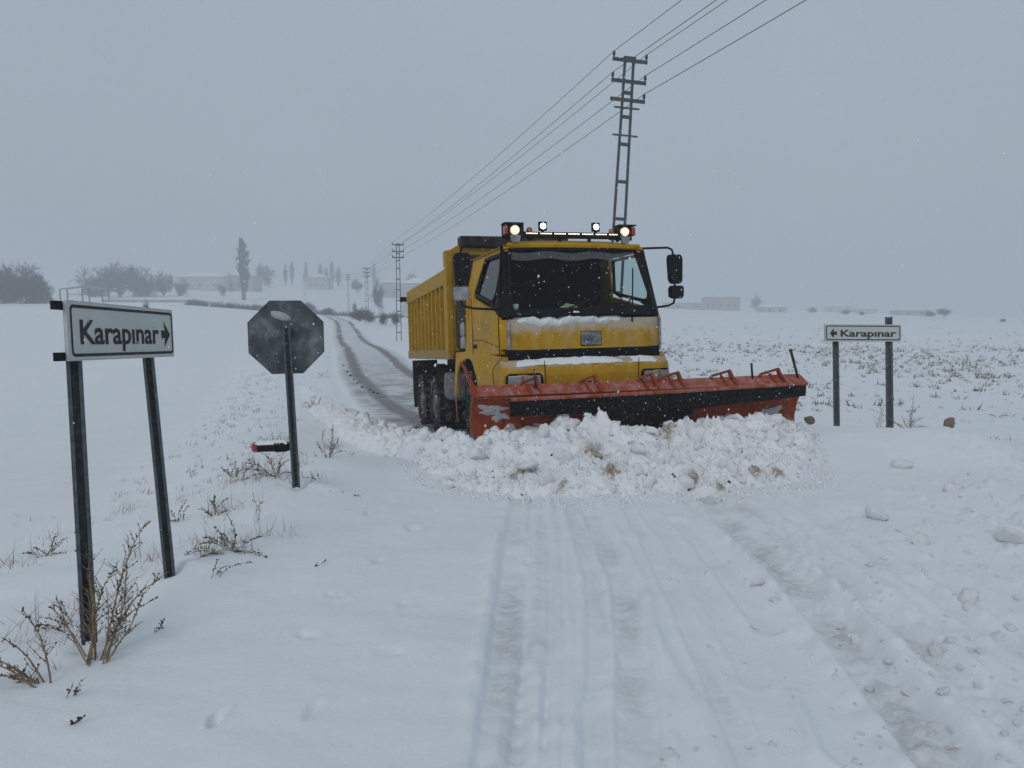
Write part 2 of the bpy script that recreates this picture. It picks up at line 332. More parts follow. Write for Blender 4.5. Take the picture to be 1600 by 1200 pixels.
# ------------------------------------------------------------------ mesh helpers
class MB:
    def __init__(s): s.v = []; s.f = []
    def add(s, vs, fs):
        b = len(s.v); s.v += [tuple(map(float, p)) for p in vs]; s.f += [tuple(b + i for i in f) for f in fs]; return s
    def box(s, c, d, R=None):
        c = np.array(c, float); h = np.array(d, float) / 2
        P = [np.array((x, y, z)) * h for z in (-1, 1) for y in (-1, 1) for x in (-1, 1)]
        if R is not None: P = [R @ p for p in P]
        return s.add([c + p for p in P], [(0, 2, 3, 1), (4, 5, 7, 6), (0, 1, 5, 4), (2, 6, 7, 3), (0, 4, 6, 2), (1, 3, 7, 5)])
    def span(s, a, b): return s.box([(i + j) / 2 for i, j in zip(a, b)], [abs(j - i) for i, j in zip(a, b)])
    def bar(s, a, b, w_, h_, ref=(0, 0, 1)):
        a = np.array(a, float); b = np.array(b, float); d = b - a; L = np.linalg.norm(d); d /= L
        r = np.cross(d, ref); r = r if np.linalg.norm(r) > 1e-4 else np.cross(d, (1, 0, 0)); r /= np.linalg.norm(r); u = np.cross(r, d)
        return s.box((a + b) / 2, (w_, L, h_), np.array([r, d, u]).T)
    def tube(s, pts, rad, n=6, cap=True):
        pts = [np.array(p, float) for p in pts]; k = len(pts)
        rad = [rad] * k if isinstance(rad, (int, float)) else rad
        b = len(s.v); pr = None
        for i, p in enumerate(pts):
            d = pts[min(i + 1, k - 1)] - pts[max(i - 1, 0)]; d = d / (np.linalg.norm(d) + 1e-9)
            if pr is None: r = np.cross(d, (0, 0, 1.0)); r = r if np.linalg.norm(r) > .05 else np.cross(d, (1.0, 0, 0))
            else: r = pr - d * (pr @ d)
            r = r / (np.linalg.norm(r) + 1e-9); pr = r; u = np.cross(d, r)
            for j in range(n):
                a = 2 * math.pi * j / n; s.v.append(tuple(p + rad[i] * (math.cos(a) * r + math.sin(a) * u)))
        for i in range(k - 1):
            for j in range(n): s.f.append((b + i * n + j, b + i * n + (j + 1) % n, b + (i + 1) * n + (j + 1) % n, b + (i + 1) * n + j))
        if cap and n > 2: s.f.append(tuple(b + j for j in range(n))[::-1]); s.f.append(tuple(b + (k - 1) * n + j for j in range(n)))
        return s
    def prism(s, poly, f0, f1):            # poly: 2-D points, f0/f1: map a 2-D point to 3-D on either side
        n = len(poly); vs = [f0(*p) for p in poly] + [f1(*p) for p in poly]
        return s.add(vs, [tuple(range(n)), tuple(range(2 * n - 1, n - 1, -1))] + [(i, n + i, n + (i + 1) % n, (i + 1) % n) for i in range(n)])
    def grid(s, nu, nv, fn):
        b = len(s.v)
        for i in range(nu + 1):
            for j in range(nv + 1): s.v.append(tuple(map(float, fn(i / nu, j / nv))))
        for i in range(nu):
            for j in range(nv):
                a = b + i * (nv + 1) + j; s.f.append((a, a + nv + 1, a + nv + 2, a + 1))
        return s
    def lathe(s, prof, c, axis, n=32):      # prof: (radius, offset along axis)
        axis = np.array(axis, float); axis /= np.linalg.norm(axis); r = np.cross(axis, (0, 0, 1.0)); r = r if np.linalg.norm(r) > .05 else np.cross(axis, (1.0, 0, 0))
        r /= np.linalg.norm(r); u = np.cross(axis, r); c = np.array(c, float); b = len(s.v); k = len(prof)
        for i in range(n):
            a = 2 * math.pi * i / n
            for (R_, o_) in prof: s.v.append(tuple(c + axis * o_ + R_ * (math.cos(a) * r + math.sin(a) * u)))
        for i in range(n):
            for j in range(k - 1):
                i2 = (i + 1) % n; s.f.append((b + i * k + j, b + i * k + j + 1, b + i2 * k + j + 1, b + i2 * k + j))
        return s
    def mesh(s, name, mat, smooth=False):
        me = bpy.data.meshes.new(name); me.from_pydata(s.v, [], s.f); me.update()
        bm = bmesh.new(); bm.from_mesh(me); bmesh.ops.recalc_face_normals(bm, faces=bm.faces); bm.to_mesh(me); bm.free()
        if mat: me.materials.append(mat)
        if smooth: me.polygons.foreach_set('use_smooth', [True] * len(me.polygons))
        return me
def put(name, me, parent=None, loc=None, rot=None, scale=None):
    o = bpy.data.objects.new(name, me); COL.objects.link(o)
    if parent is not None: o.parent = parent
    if loc is not None: o.location = tuple(map(float, loc))
    if rot is not None: o.rotation_euler = rot
    if scale is not None: o.scale = scale if not isinstance(scale, (int, float)) else (scale,) * 3
    return o
def build(mb, name, mat, parent=None, bevel=0.0, smooth=False, **k):
    o = put(name, mb.mesh(name, mat, smooth), parent, **k)
    if bevel:
        b = o.modifiers.new('bevel', 'BEVEL'); b.width = bevel; b.segments = 2; b.limit_method = 'ANGLE'; b.angle_limit = math.radians(35)
    return o
def empty(name, loc=(0, 0, 0)):
    o = bpy.data.objects.new(name, None); COL.objects.link(o); o.location = tuple(map(float, loc)); o.empty_display_size = .2; return o
def tag(o, label=None, cat=None, group=None, kind=None):
    if label: o['label'] = label
    if cat: o['category'] = cat
    if group: o['group'] = group
    if kind: o['kind'] = kind
    return o
def copy_tree(o, parent=None):
    c = o.copy(); COL.objects.link(c); c.parent = parent
    for ch in list(o.children): copy_tree(ch, c)
    return c
#PART2
# ------------------------------------------------------------------ ground sheet
def fast_mesh(name, V, F, mat, smooth=True):
    me = bpy.data.meshes.new(name); nv, nf = len(V), len(F); k = F.shape[1]
    me.vertices.add(nv); me.vertices.foreach_set('co', V.astype(np.float32).ravel())
    me.loops.add(nf * k); me.loops.foreach_set('vertex_index', F.astype(np.int32).ravel())
    me.polygons.add(nf); me.polygons.foreach_set('loop_start', np.arange(0, nf * k, k, dtype=np.int32))
    me.polygons.foreach_set('loop_total', np.full(nf, k, dtype=np.int32))
    if smooth: me.polygons.foreach_set('use_smooth', np.ones(nf, dtype=bool))
    me.update(calc_edges=True); me.validate()
    if mat: me.materials.append(mat)
    return me
def grid_faces(nu, nv, wrap=False):
    i, j = np.meshgrid(np.arange(nu if wrap else nu - 1), np.arange(nv - 1), indexing='ij')
    a = i * nv + j; b = ((i + 1) % nu) * nv + j
    return np.stack([a, b, b + 1, a + 1], -1).reshape(-1, 4)
az = np.concatenate([np.radians(np.linspace(-46, 46, 700)), np.radians(np.linspace(46, 314, 90))[1:-1]])
rr = [.5]
while rr[-1] < 1400: rr.append(rr[-1] * (1.0085 if rr[-1] < 16 else 1.016 if rr[-1] < 60 else 1.03))
rr = np.array(rr)
A, Rr = np.meshgrid(az, rr, indexing='ij'); gx = (np.sin(A) * Rr).ravel(); gy = (np.cos(A) * Rr).ravel()
gz = H(gx, gy)
me = fast_mesh('snow_ground', np.stack([gx, gy, gz], 1), grid_faces(len(az), len(rr), True), M_snow)
cz = Hz(0, 0)
wear = np.zeros(gx.shape); m = (np.abs(gy) < 12) & (np.abs(gx) < 12); xx, yy = gx[m], gy[m]; ww = np.zeros(xx.shape)
for pl, hw, dep, st in RUTS:
    s = seg_dist(xx, yy, pl) + .02 * noise(xx * 3, yy * 3)
    patch = np.clip(.5 + 1.3 * fbm(xx * 2.1 + pl[0][0] * 9, yy * 1.3, 3), 0, 1)
    ww = np.maximum(ww, st * sst(hw * 1.25, hw * .3, s) * patch)
wear[m] = ww
at_ = me.attributes.new('wear', 'FLOAT', 'POINT'); at_.data.foreach_set('value', wear.astype(np.float32))
ground = put('ground', me); tag(ground, kind='structure')

# ------------------------------------------------------------------ road behind the plough: thin snow over asphalt with bare muddy wheel ruts
def road_material():
    m, t, p = nodes_of('swept_road'); a = t.nodes.new('ShaderNodeAttribute'); a.attribute_name = 'road_uv'
    sp = t.nodes.new('ShaderNodeSeparateXYZ'); lk(t, a.outputs['Vector'], sp.inputs[0]); u, v = sp.outputs[0], sp.outputs[1]
    mp = t.nodes.new('ShaderNodeMapping'); mp.inputs['Scale'].default_value = (.55, .30, 1); lk(t, a.outputs['Vector'], mp.inputs['Vector'])
    n_long = tex_noise(t, 1.6, 6, .65, mp.outputs[0], .2)
    mp2 = t.nodes.new('ShaderNodeMapping'); mp2.inputs['Scale'].default_value = (.5, 2.4, 1); lk(t, a.outputs['Vector'], mp2.inputs['Vector'])
    n_cross = tex_noise(t, 1.5, 7, .7, mp2.outputs[0], .3)
    def rut(c, wd, k):
        d = math_n(t, 'ABSOLUTE', math_n(t, 'SUBTRACT', math_n(t, 'ADD', u, math_n(t, 'MULTIPLY', math_n(t, 'SUBTRACT', n_long, .5), .35)), c))
        return math_n(t, 'MULTIPLY', ramp(t, math_n(t, 'DIVIDE', d, wd), [(.35, 1.0), (1.0, 0.0)]), k)
    f = math_n(t, 'MAXIMUM', rut(-1.2, .50, 1.0), rut(1.25, .45, 1.0))
    f = math_n(t, 'MULTIPLY', f, ramp(t, n_cross, [(.26, .45), (.50, 1.0)]))
    wide = math_n(t, 'MULTIPLY', ramp(t, math_n(t, 'ADD', math_n(t, 'MULTIPLY', n_cross, .6), math_n(t, 'MULTIPLY', n_long, .4)), [(.44, 0.0), (.56, 1.0)]), .85)
    near = ramp(t, math_n(t, 'DIVIDE', v, 60.0), [(.25, 1.0), (.75, .12)])
    f = math_n(t, 'MAXIMUM', f, math_n(t, 'MULTIPLY', wide, near))
    edge = ramp(t, math_n(t, 'DIVIDE', math_n(t, 'ABSOLUTE', u), 2.3), [(.78, 1.0), (.97, 0.0)])
    f = math_n(t, 'MULTIPLY', f, edge)
    brown = mix(t, tex_noise(t, 9, 4, .6, a.outputs['Vector']), (.085, .075, .066), (.17, .148, .125))
    thin = mix(t, ramp(t, n_cross, [(.3, 0.0), (.7, 1.0)]), (.50, .52, .535), SNOW)
    snow = mix(t, edge, SNOW, thin)
    lk(t, mix(t, math_n(t, 'MULTIPLY', f, .92), snow, brown), p.inputs['Base Color']); p.inputs['Roughness'].default_value = .6
    bump(t, p, n_cross, .35, .03); return m
rs_ = [11.2]
while rs_[-1] < 325: rs_.append(rs_[-1] + max(.12, rs_[-1] * .008))
rs_ = np.array(rs_); us = np.linspace(-2.3, 2.3, 33)
rxc = road_x(rs_); k_ = np.ones(7) / 7; rxs = np.convolve(np.pad(rxc, 3, mode='edge'), k_, mode='valid')
tx = np.gradient(rxs, rs_); nl = np.hypot(tx, 1)
PX = rxs[:, None] + us[None] / nl[:, None]; PY = rs_[:, None] - us[None] * (tx / nl)[:, None]
PZ = H(PX.ravel(), PY.ravel()).reshape(PX.shape) + .012 + .012 * np.maximum(fbm(PX * 2, PY * 2, 3), 0)
PZ = PZ + np.where(np.abs(us)[None] > 2.2, -.03, 0)
rme = fast_mesh('road', np.stack([PX.ravel(), PY.ravel(), PZ.ravel()], 1), grid_faces(len(rs_), len(us)), road_material())
ra = rme.attributes.new('road_uv', 'FLOAT_VECTOR', 'POINT')
UVv = np.stack([np.repeat(us[None], len(rs_), 0).ravel(), np.repeat((rs_ - 11.2)[:, None], len(us), 1).ravel(), np.zeros(PX.size)], 1)
ra.data.foreach_set('vector', UVv.astype(np.float32).ravel())
tag(put('road', rme), kind='structure')

# ------------------------------------------------------------------ haze
hb = MB().span((-1500, -1500, -8), (1500, 1500, 60))
hm = bpy.data.materials.new('snow_haze'); hm.use_nodes = True; ht = hm.node_tree; ht.nodes.remove(ht.nodes['Principled BSDF'])
pv = ht.nodes.new('ShaderNodeVolumePrincipled'); pv.inputs['Color'].default_value = (.84, .88, .92, 1); pv.inputs['Density'].default_value = .0023; pv.inputs['Anisotropy'].default_value = .15
ht.links.new(pv.outputs[0], ht.nodes['Material Output'].inputs['Volume'])
tag(build(hb, 'haze', hm), 'pale snow haze in the air over the fields', 'haze', kind='stuff')

# ------------------------------------------------------------------ snow plough truck
TF = np.array([0.30053055, -0.95274503, 0.04425269]); TL = np.array([0.95328456, 0.30153687, 0.01800171]); TU = np.array([-0.03049486, 0.03677534, 0.99885817])
TO = np.array([1.11705367, 10.9236666, -0.20219573])
def tw(x, y, z): return TO + TF * x + TL * y + TU * z
truck = empty('snow_plough_truck', TO)
truck.matrix_world = Matrix(((TF[0], TL[0], TU[0], TO[0]), (TF[1], TL[1], TU[1], TO[1]), (TF[2], TL[2], TU[2], TO[2]), (0, 0, 0, 1)))
tag(truck, 'yellow tipper truck with a wide red snow plough pushing snow towards the viewer', 'truck')
T = truck
def sy(z): return 1.25 - .19 * max(0, z - 2.25) / .8      # tumblehome of the cab side
# --- cab
cab = MB()
cab.span((-2.14, -1.2, 1.50), (-.16, 1.2, 1.56))                               # floor
cab.span((-2.16, -1.21, 1.56), (-2.10, 1.21, 2.3))
cab.prism([(-1.21, 2.3), (1.21, 2.3), (1.04, 3.05), (-1.04, 3.05)], lambda y, z: (-2.16, y, z), lambda y, z: (-2.10, y, z))
for s in (-1, 1):
    q = [(-1.64, 1.50), (-2.16, 1.50), (-2.16, 2.40), (-2.16, 3.05), (-1.42, 3.05), (-1.66, 2.42)]
    cab.prism(q, lambda x, z: (x, s * sy(z), z), lambda x, z: (x, s * (sy(z) - .05), z))
    q = [(-.36, 2.965), (-1.42, 2.99), (-1.42, 3.06), (-.42, 3.06)]              # header over the door
    cab.prism(q, lambda x, z: (x, s * (sy(z) - .005), z), lambda x, z: (x, s * (sy(z) - .06), z))
cabo = build(cab, 'cab', M_yel, T, .012)
def roof_fn(u, v):
    x = -.34 - u * 1.84; y = (v * 2 - 1) * 1.09
    e = abs(v * 2 - 1); z = 3.155 - .085 * e ** 6 - .06 * max(0, 1 - u * 7) ** 2 - .02 * (y / 1.1) ** 2
    return (x, y, z)
rf = MB().grid(24, 24, roof_fn); rf.grid(24, 24, lambda u, v: (roof_fn(u, v)[0], roof_fn(u, v)[1] * .985, 3.05))
rf.grid(1, 24, lambda u, v: (-.34, (v * 2 - 1) * 1.09, roof_fn(0, v)[2] * (1 - u) + 3.03 * u))
rf.grid(24, 1, lambda u, v: (roof_fn(u, 0)[0], -1.09, roof_fn(u, 0)[2] * (1 - v) + 3.04 * v)); rf.grid(24, 1, lambda u, v: (roof_fn(u, 1)[0], 1.09, roof_fn(u, 1)[2] * (1 - v) + 3.04 * v))
build(rf, 'roof', M_yel, cabo, smooth=False)
# roof lip hanging over the windscreen
build(MB().grid(4, 24, lambda u, v: (-.34 - .05 * u + .03 * math.sin(u * 3.1), (v * 2 - 1) * 1.04, 3.085 - .075 * u)), 'roof_lip', M_yel, cabo, smooth=True)
# front panel, slightly bowed
def bow(y): return -.05 * (abs(y) / 1.15) ** 4
fp = MB(); fp.grid(28, 8, lambda u, v: (bow(u * 2.3 - 1.15) + .015 * math.sin(v * math.pi), u * 2.3 - 1.15, 1.555 + v * .43))
fp.grid(28, 1, lambda u, v: (bow(u * 2.3 - 1.15) - .05 * v, u * 2.3 - 1.15, 1.985)); fp.grid(28, 1, lambda u, v: (bow(u * 2.3 - 1.15) - .05 * v, u * 2.3 - 1.15, 1.555))
build(fp, 'front_panel', M_yel_front, cabo, smooth=True)
for s in (-1, 1):
    cp = MB().prism([(-.01, 1.165), (-.06, 1.225), (-.125, 1.252), (-.125, 1.18), (-.07, 1.13)], lambda x, y: (x - .05, s * y, 1.57), lambda x, y: (x - .05, s * y, 1.98))
    build(cp, 'corner_panel', M_yel, cabo, .006)
    df = MB().span((-.055, s * 1.165 - .014, 1.56), (.025, s * 1.165 + .014, 1.965)); build(df, 'wind_deflector', M_grey, cabo, .006)
    # door with window
    pan = [(-.17, 1.50), (-.17, 2.02), (-.45, 2.16), (-.75, 2.205), (-1.62, 2.385), (-1.62, 1.50)]
    dr = build(MB().prism(pan, lambda x, z: (x, s * (sy(z) + .002), z), lambda x, z: (x, s * (sy(z) - .055), z)), 'door', M_yel, cabo, .01)
    gl = [(-.40, 2.93), (-1.34, 2.955), (-1.57, 2.46), (-1.50, 2.43), (-.66, 2.265), (-.42, 2.27), (-.34, 2.40)]
    g2 = MB().add([(x, s * (sy(z) - .03), z) for x, z in gl], [tuple(range(len(gl)))]); build(g2, 'side_window', M_sglass, cabo)
    ring = [(x, s * (sy(z) - .012), z) for x, z in gl]; fr = MB().tube(ring + ring[:1], .028, 6, False); build(fr, 'window_frame', M_blk, cabo, smooth=True)
    # black pillar and quarter trim between door glass and windscreen
    pl_ = [(-.012, 1.995), (-.17, 2.03), (-.45, 2.17), (-.66, 2.235), (-.40, 2.25), (-.31, 2.40), (-.375, 2.95), (-.40, 3.04), (-.43, 3.04)]
    def py_(x, z): return 1.135 + (sy(z) - 1.135) * min(1, max(0, (-x - .42 * (z - 2.0) - .0) / .16)) if x > -.43 else sy(z)
    build(MB().prism(pl_, lambda x, z: (x, s * (py_(x, z) + .004), z), lambda x, z: (x - .02, s * (py_(x, z) - .06), z)), 'pillar', M_blk, cabo, .008)
    build(MB().span((-1.53, s * 1.252, 1.60), (-1.40, s * 1.285, 1.66)), 'door_handle', M_blk, cabo, .01)
    # wheel-arch wing
    arch = [(-1.95 + .68 * math.cos(a), .98 + .46 * math.sin(a)) for a in np.linspace(0, math.pi, 15)]
    wing = [(-.02, 1.46), (-.02, .98), (-1.22, .98)] + arch[0:] + [(-2.64, .80), (-2.84, .80), (-2.84, 1.54), (-1.9, 1.56), (-.6, 1.50)]
    def wy(x, z): return 1.30 - .05 * max(0, (z - 1.30)) / .25 - .05 * sst(-.35, 0, x)
    build(MB().prism(wing, lambda x, z: (x, s * wy(x, z), z), lambda x, z: (x, s * (wy(x, z) - .05), z)), 'wing', M_yel, cabo, .012)
    build(MB().span((-2.835, s * 1.30 - .02, 1.44), (-2.80, s * 1.30 + .02, 1.52)), 'side_marker', M_redlens, cabo, .006)
    # mirrors
    mk = .115 if s < 0 else 0.0
    arm = MB().tube([(-.40, s * 1.07, 3.03), (-.37, s * 1.30, 3.035), (-.35, s * (1.52 + mk), 3.04), (-.35, s * (1.59 + mk), 3.01), (-.35, s * (1.61 + mk), 2.93), (-.35, s * (1.63 + mk), 2.30), (-.35, s * (1.60 + mk), 2.20), (-.33, s * (1.5 + mk * .7), 2.16), (-.22, s * 1.22, 2.13)], .017, 7)
    mo = build(arm, 'mirror', M_blk, T, smooth=True)
    build(MB().prism([(1.50, 2.93), (1.70, 2.93), (1.725, 2.86), (1.715, 2.53), (1.69, 2.49), (1.54, 2.49), (1.505, 2.56), (1.49, 2.86)], lambda y, z: (-.25, s * (y + mk), z), lambda y, z: (-.37, s * (y + mk), z)), 'mirror_housing', M_blk, mo, .025)
    build(MB().prism([(1.52, 2.46), (1.72, 2.46), (1.735, 2.42), (1.73, 2.30), (1.70, 2.265), (1.55, 2.265), (1.515, 2.31)], lambda y, z: (-.25, s * (y + mk), z), lambda y, z: (-.36, s * (y + mk), z)), 'mirror_housing', M_blk if s > 0 else M_grey, mo, .02)
    for zc_, h_ in ((2.71, .36), (2.36, .14)): build(MB().span((-.385, s * (1.53 + mk), zc_ - h_ / 2), (-.372, s * (1.70 + mk), zc_ + h_ / 2)), 'mirror_glass', M_win, mo)
for s in (-1, 1):
    build(MB().tube([(-.165, s * 1.256, z) for z in (1.50, 2.02)], .006, 4), 'panel_gap', M_blk, cabo)
    build(MB().tube([(-.17, s * 1.256, 1.60), (-.6, s * 1.256, 1.66), (-1.1, s * 1.256, 1.72), (-1.62, s * 1.256, 1.73)], .004, 4), 'body_crease', M_blk, cabo)
    build(MB().tube([(-.02, s * 1.256, 1.47), (-.20, s * 1.285, 1.38), (-.36, s * 1.30, 1.30), (-.36, s * 1.306, 1.0)], .006, 4), 'panel_gap', M_blk, cabo)
    build(MB().tube([(-1.635, s * 1.254, 1.50), (-1.635, s * 1.254, 2.38)], .005, 4), 'panel_gap', M_blk, cabo)
# black box added to stand in for the shade between cab and tipper
build(MB().span((-3.18, -1.16, 1.62), (-2.42, 1.10, 3.18)), 'gap_shade_box', M_tarp, cabo, .04)
# worn lettering on the near door: two pale unreadable lines
for (x0, x1, z0, n_) in ((-.62, -1.12, 1.955, 11), (-.78, -.98, 1.895, 4)):
    wl = MB()
    for i in range(n_):
        xa = x0 + (x1 - x0) * i / n_; wl.span((xa, -1.2545, z0), (xa + (x1 - x0) / n_ * .62, -1.2535, z0 + .028))
    build(wl, 'worn_lettering', simple('worn_letter_paint', (.48, .36, .10), .6), cabo)
# windscreen
def ws(u, v, o=0.0):
    y = (u * 2 - 1) * (1.125 - .125 * v); return (-.015 - .395 * v - .05 * abs(u * 2 - 1) ** 3 + .03 + o, y, 2.035 + v * .965)
build(MB().grid(20, 6, ws), 'windscreen', M_glass, cabo, smooth=True)
build(MB().grid(24, 2, lambda u, v: ws(.02 + u * .96, .84 + v * .12 - .02 * math.sin(u * 17), .006)), 'frost_band', M_frost, cabo, smooth=True)
ed = [ws(u, 0, .008) for u in np.linspace(0, 1, 21)] + [ws(1, v, .008) for v in np.linspace(0, 1, 5)][1:] + [ws(u, 1, .008) for u in np.linspace(1, 0, 21)][1:] + [ws(0, v, .008) for v in np.linspace(1, 0, 5)][1:]
build(MB().tube(ed, .03, 6, False), 'windscreen_seal', M_blk, cabo, smooth=True)
build(MB().grid(20, 2, lambda u, v: (-.03 - .04 * v + bow(u * 2.26 - 1.13), u * 2.26 - 1.13, 1.975 + .10 * v)), 'cowl', M_blk, cabo, smooth=True)
build(MB().grid(24, 2, lambda u, v: ws(.01 + u * .98, .0 + v * (.085 + .05 * u), .007)), 'cowl_trim', M_blk, cabo, smooth=True)
for (a, b, c) in (((.01, -.55, 2.04), (-.08, -.15, 2.16), (-.13, .12, 2.24)), ((.01, .55, 2.04), (-.13, .80, 2.30), (-.30, .90, 2.72))):
    wp = MB().tube([a, b], .012, 6); wp.bar(np.array(b) - (np.array(c) - b) * .9, c, .02, .02); build(wp, 'wiper', M_blk, cabo)
# interior
it = MB().span((-.55, -1.12, 1.9), (-.12, 1.12, 2.10)); it.span((-.42, .30, 2.08), (-.25, .85, 2.22)); build(it, 'dashboard', M_int, cabo, .04)
for s in (-1, 1):
    st = MB().span((-1.55, s * .62 - .26, 1.75), (-1.0, s * .62 + .26, 1.92)); st.span((-1.7, s * .62 - .25, 1.9), (-1.5, s * .62 + .25, 2.62)); st.span((-1.68, s * .62 - .13, 2.62), (-1.56, s * .62 + .13, 2.84))
    build(st, 'seat', M_int, cabo, .04)
sw = MB().tube([(-.62 + .09 * math.sin(a), .60 + .24 * math.cos(a), 2.20 + .22 * math.sin(a)) for a in np.linspace(0, 2 * math.pi, 25)], .016, 6, False); sw.bar((-.62, .37, 2.2), (-.62, .83, 2.2), .02, .03); sw.tube([(-.62, .6, 2.2), (-.4, .6, 2.0)], .025)
build(sw, 'steering_wheel', M_blk, cabo, smooth=True)
build(MB().span((-2.09, -1.0, 1.56), (-1.75, 1.0, 3.0)), 'rear_trim', M_int, cabo)
build(MB().span((-2.05, -1.03, 2.985), (-.45, 1.03, 3.02)), 'headliner', M_int, cabo)
# grille strip, bumper, lamps
gr = build(MB().span((-.12, -1.19, 1.415), (-.025, 1.17, 1.56)), 'grille', M_blk, T, .01)
for z in (1.45, 1.485, 1.52): build(MB().span((-.03, -1.15, z - .007), (.0, 1.15, z + .007)), 'slat', M_blk, gr)
bp = [(-.08, 1.42), (.05, 1.41), (.17, 1.32), (.19, 1.20), (.17, .86), (-.08, .82)]
def bumper_y(y): return -.16 * (abs(y) / 1.29) ** 8
bm_ = MB(); NY = 40
bm_.grid(NY, len(bp) - 1, lambda u, v: (bp[int(round(v * (len(bp) - 1)))][0] + bumper_y(-1.28 + 2.56 * u) * (1 if bp[int(round(v * (len(bp) - 1)))][0] > 0 else 0), -1.28 + 2.56 * u, bp[int(round(v * (len(bp) - 1)))][1]))
for e in (-1.28, 1.28): bm_.add([(x + (bumper_y(e) if x > 0 else 0), e, z) for x, z in bp], [tuple(range(len(bp)))])
bo = build(bm_, 'bumper', M_yel_bump, T)
build(MB().span((.185, -.30, .985), (.20, .62, 1.055)), 'bumper_slot', M_blk, bo, .01)
build(MB().tube([(.20, -.12 + .22 * math.cos(a), 1.0 + .09 * math.sin(a)) for a in np.linspace(0, math.pi, 9)], .016, 6), 'tow_handle', M_blk, bo, smooth=True)
build(MB().tube([(.20, -.47 + .05 * math.cos(a), 1.03 + .05 * math.sin(a)) for a in np.linspace(0, 2 * math.pi, 13)], .012, 6, False), 'tow_eye', M_blk, bo, smooth=True)
for s in (-1, 1):
    z0, z1 = 1.055, 1.235
    hb_ = MB().prism([(.73, z0), (.76, z1 - .02), (.80, z1), (1.20, z1), (1.245, z1 - .03), (1.255, z0)], lambda y, z: (.155 + bumper_y(y) * .9, s * y, z), lambda y, z: (.215 + bumper_y(y) * .9, s * y, z))
    h = build(hb_, 'headlight', M_blk, T, .012)
    for (ya, yb) in ((.79, 1.02), (1.055, 1.225)):
        build(MB().prism([(ya, z0 + .015), (ya, z1 - .03), (yb, z1 - .03), (yb, z0 + .015)], lambda y, z: (.20 + bumper_y(y) * .9, s * y, z), lambda y, z: (.226 + bumper_y(y) * .9, s * y, z)), 'headlight_lens', M_hl, h, .008)
    build(MB().tube([(.19, s * .72, 1.40), (.19, s * .70, 1.0)], .006, 4), 'panel_gap', M_blk, bo)
# badge plate
bd = build(MB().span((.005, -.09, 1.60), (.024, .215, 1.79)), 'badge_plate', simple('badge_grey', (.16, .175, .185), .5, .3, .35, 22, dust=.45, dust_scale=14), cabo, .006)
build(MB().span((.003, -.10, 1.59), (.018, .225, 1.80)), 'badge_rim', M_blk, cabo, .004)
bt = bpy.data.curves.new('badge', 'FONT'); bt.body = 'BMC'; bt.size = .115; bt.offset = .003; bt.extrude = .003; bto = bpy.data.objects.new('tmp', bt); COL.objects.link(bto)
bme = bpy.data.meshes.new_from_object(bto.evaluated_get(bpy.context.evaluated_depsgraph_get())); bpy.data.objects.remove(bto, do_unlink=True); bme.materials.clear(); bme.materials.append(simple('badge_letter', (.09, .10, .105), .6, .2, .4, 30, dust=.5, dust_scale=30))
put('badge_lettering', bme, cabo, (.0265, -.065, 1.655), (math.pi / 2, 0, math.pi / 2))
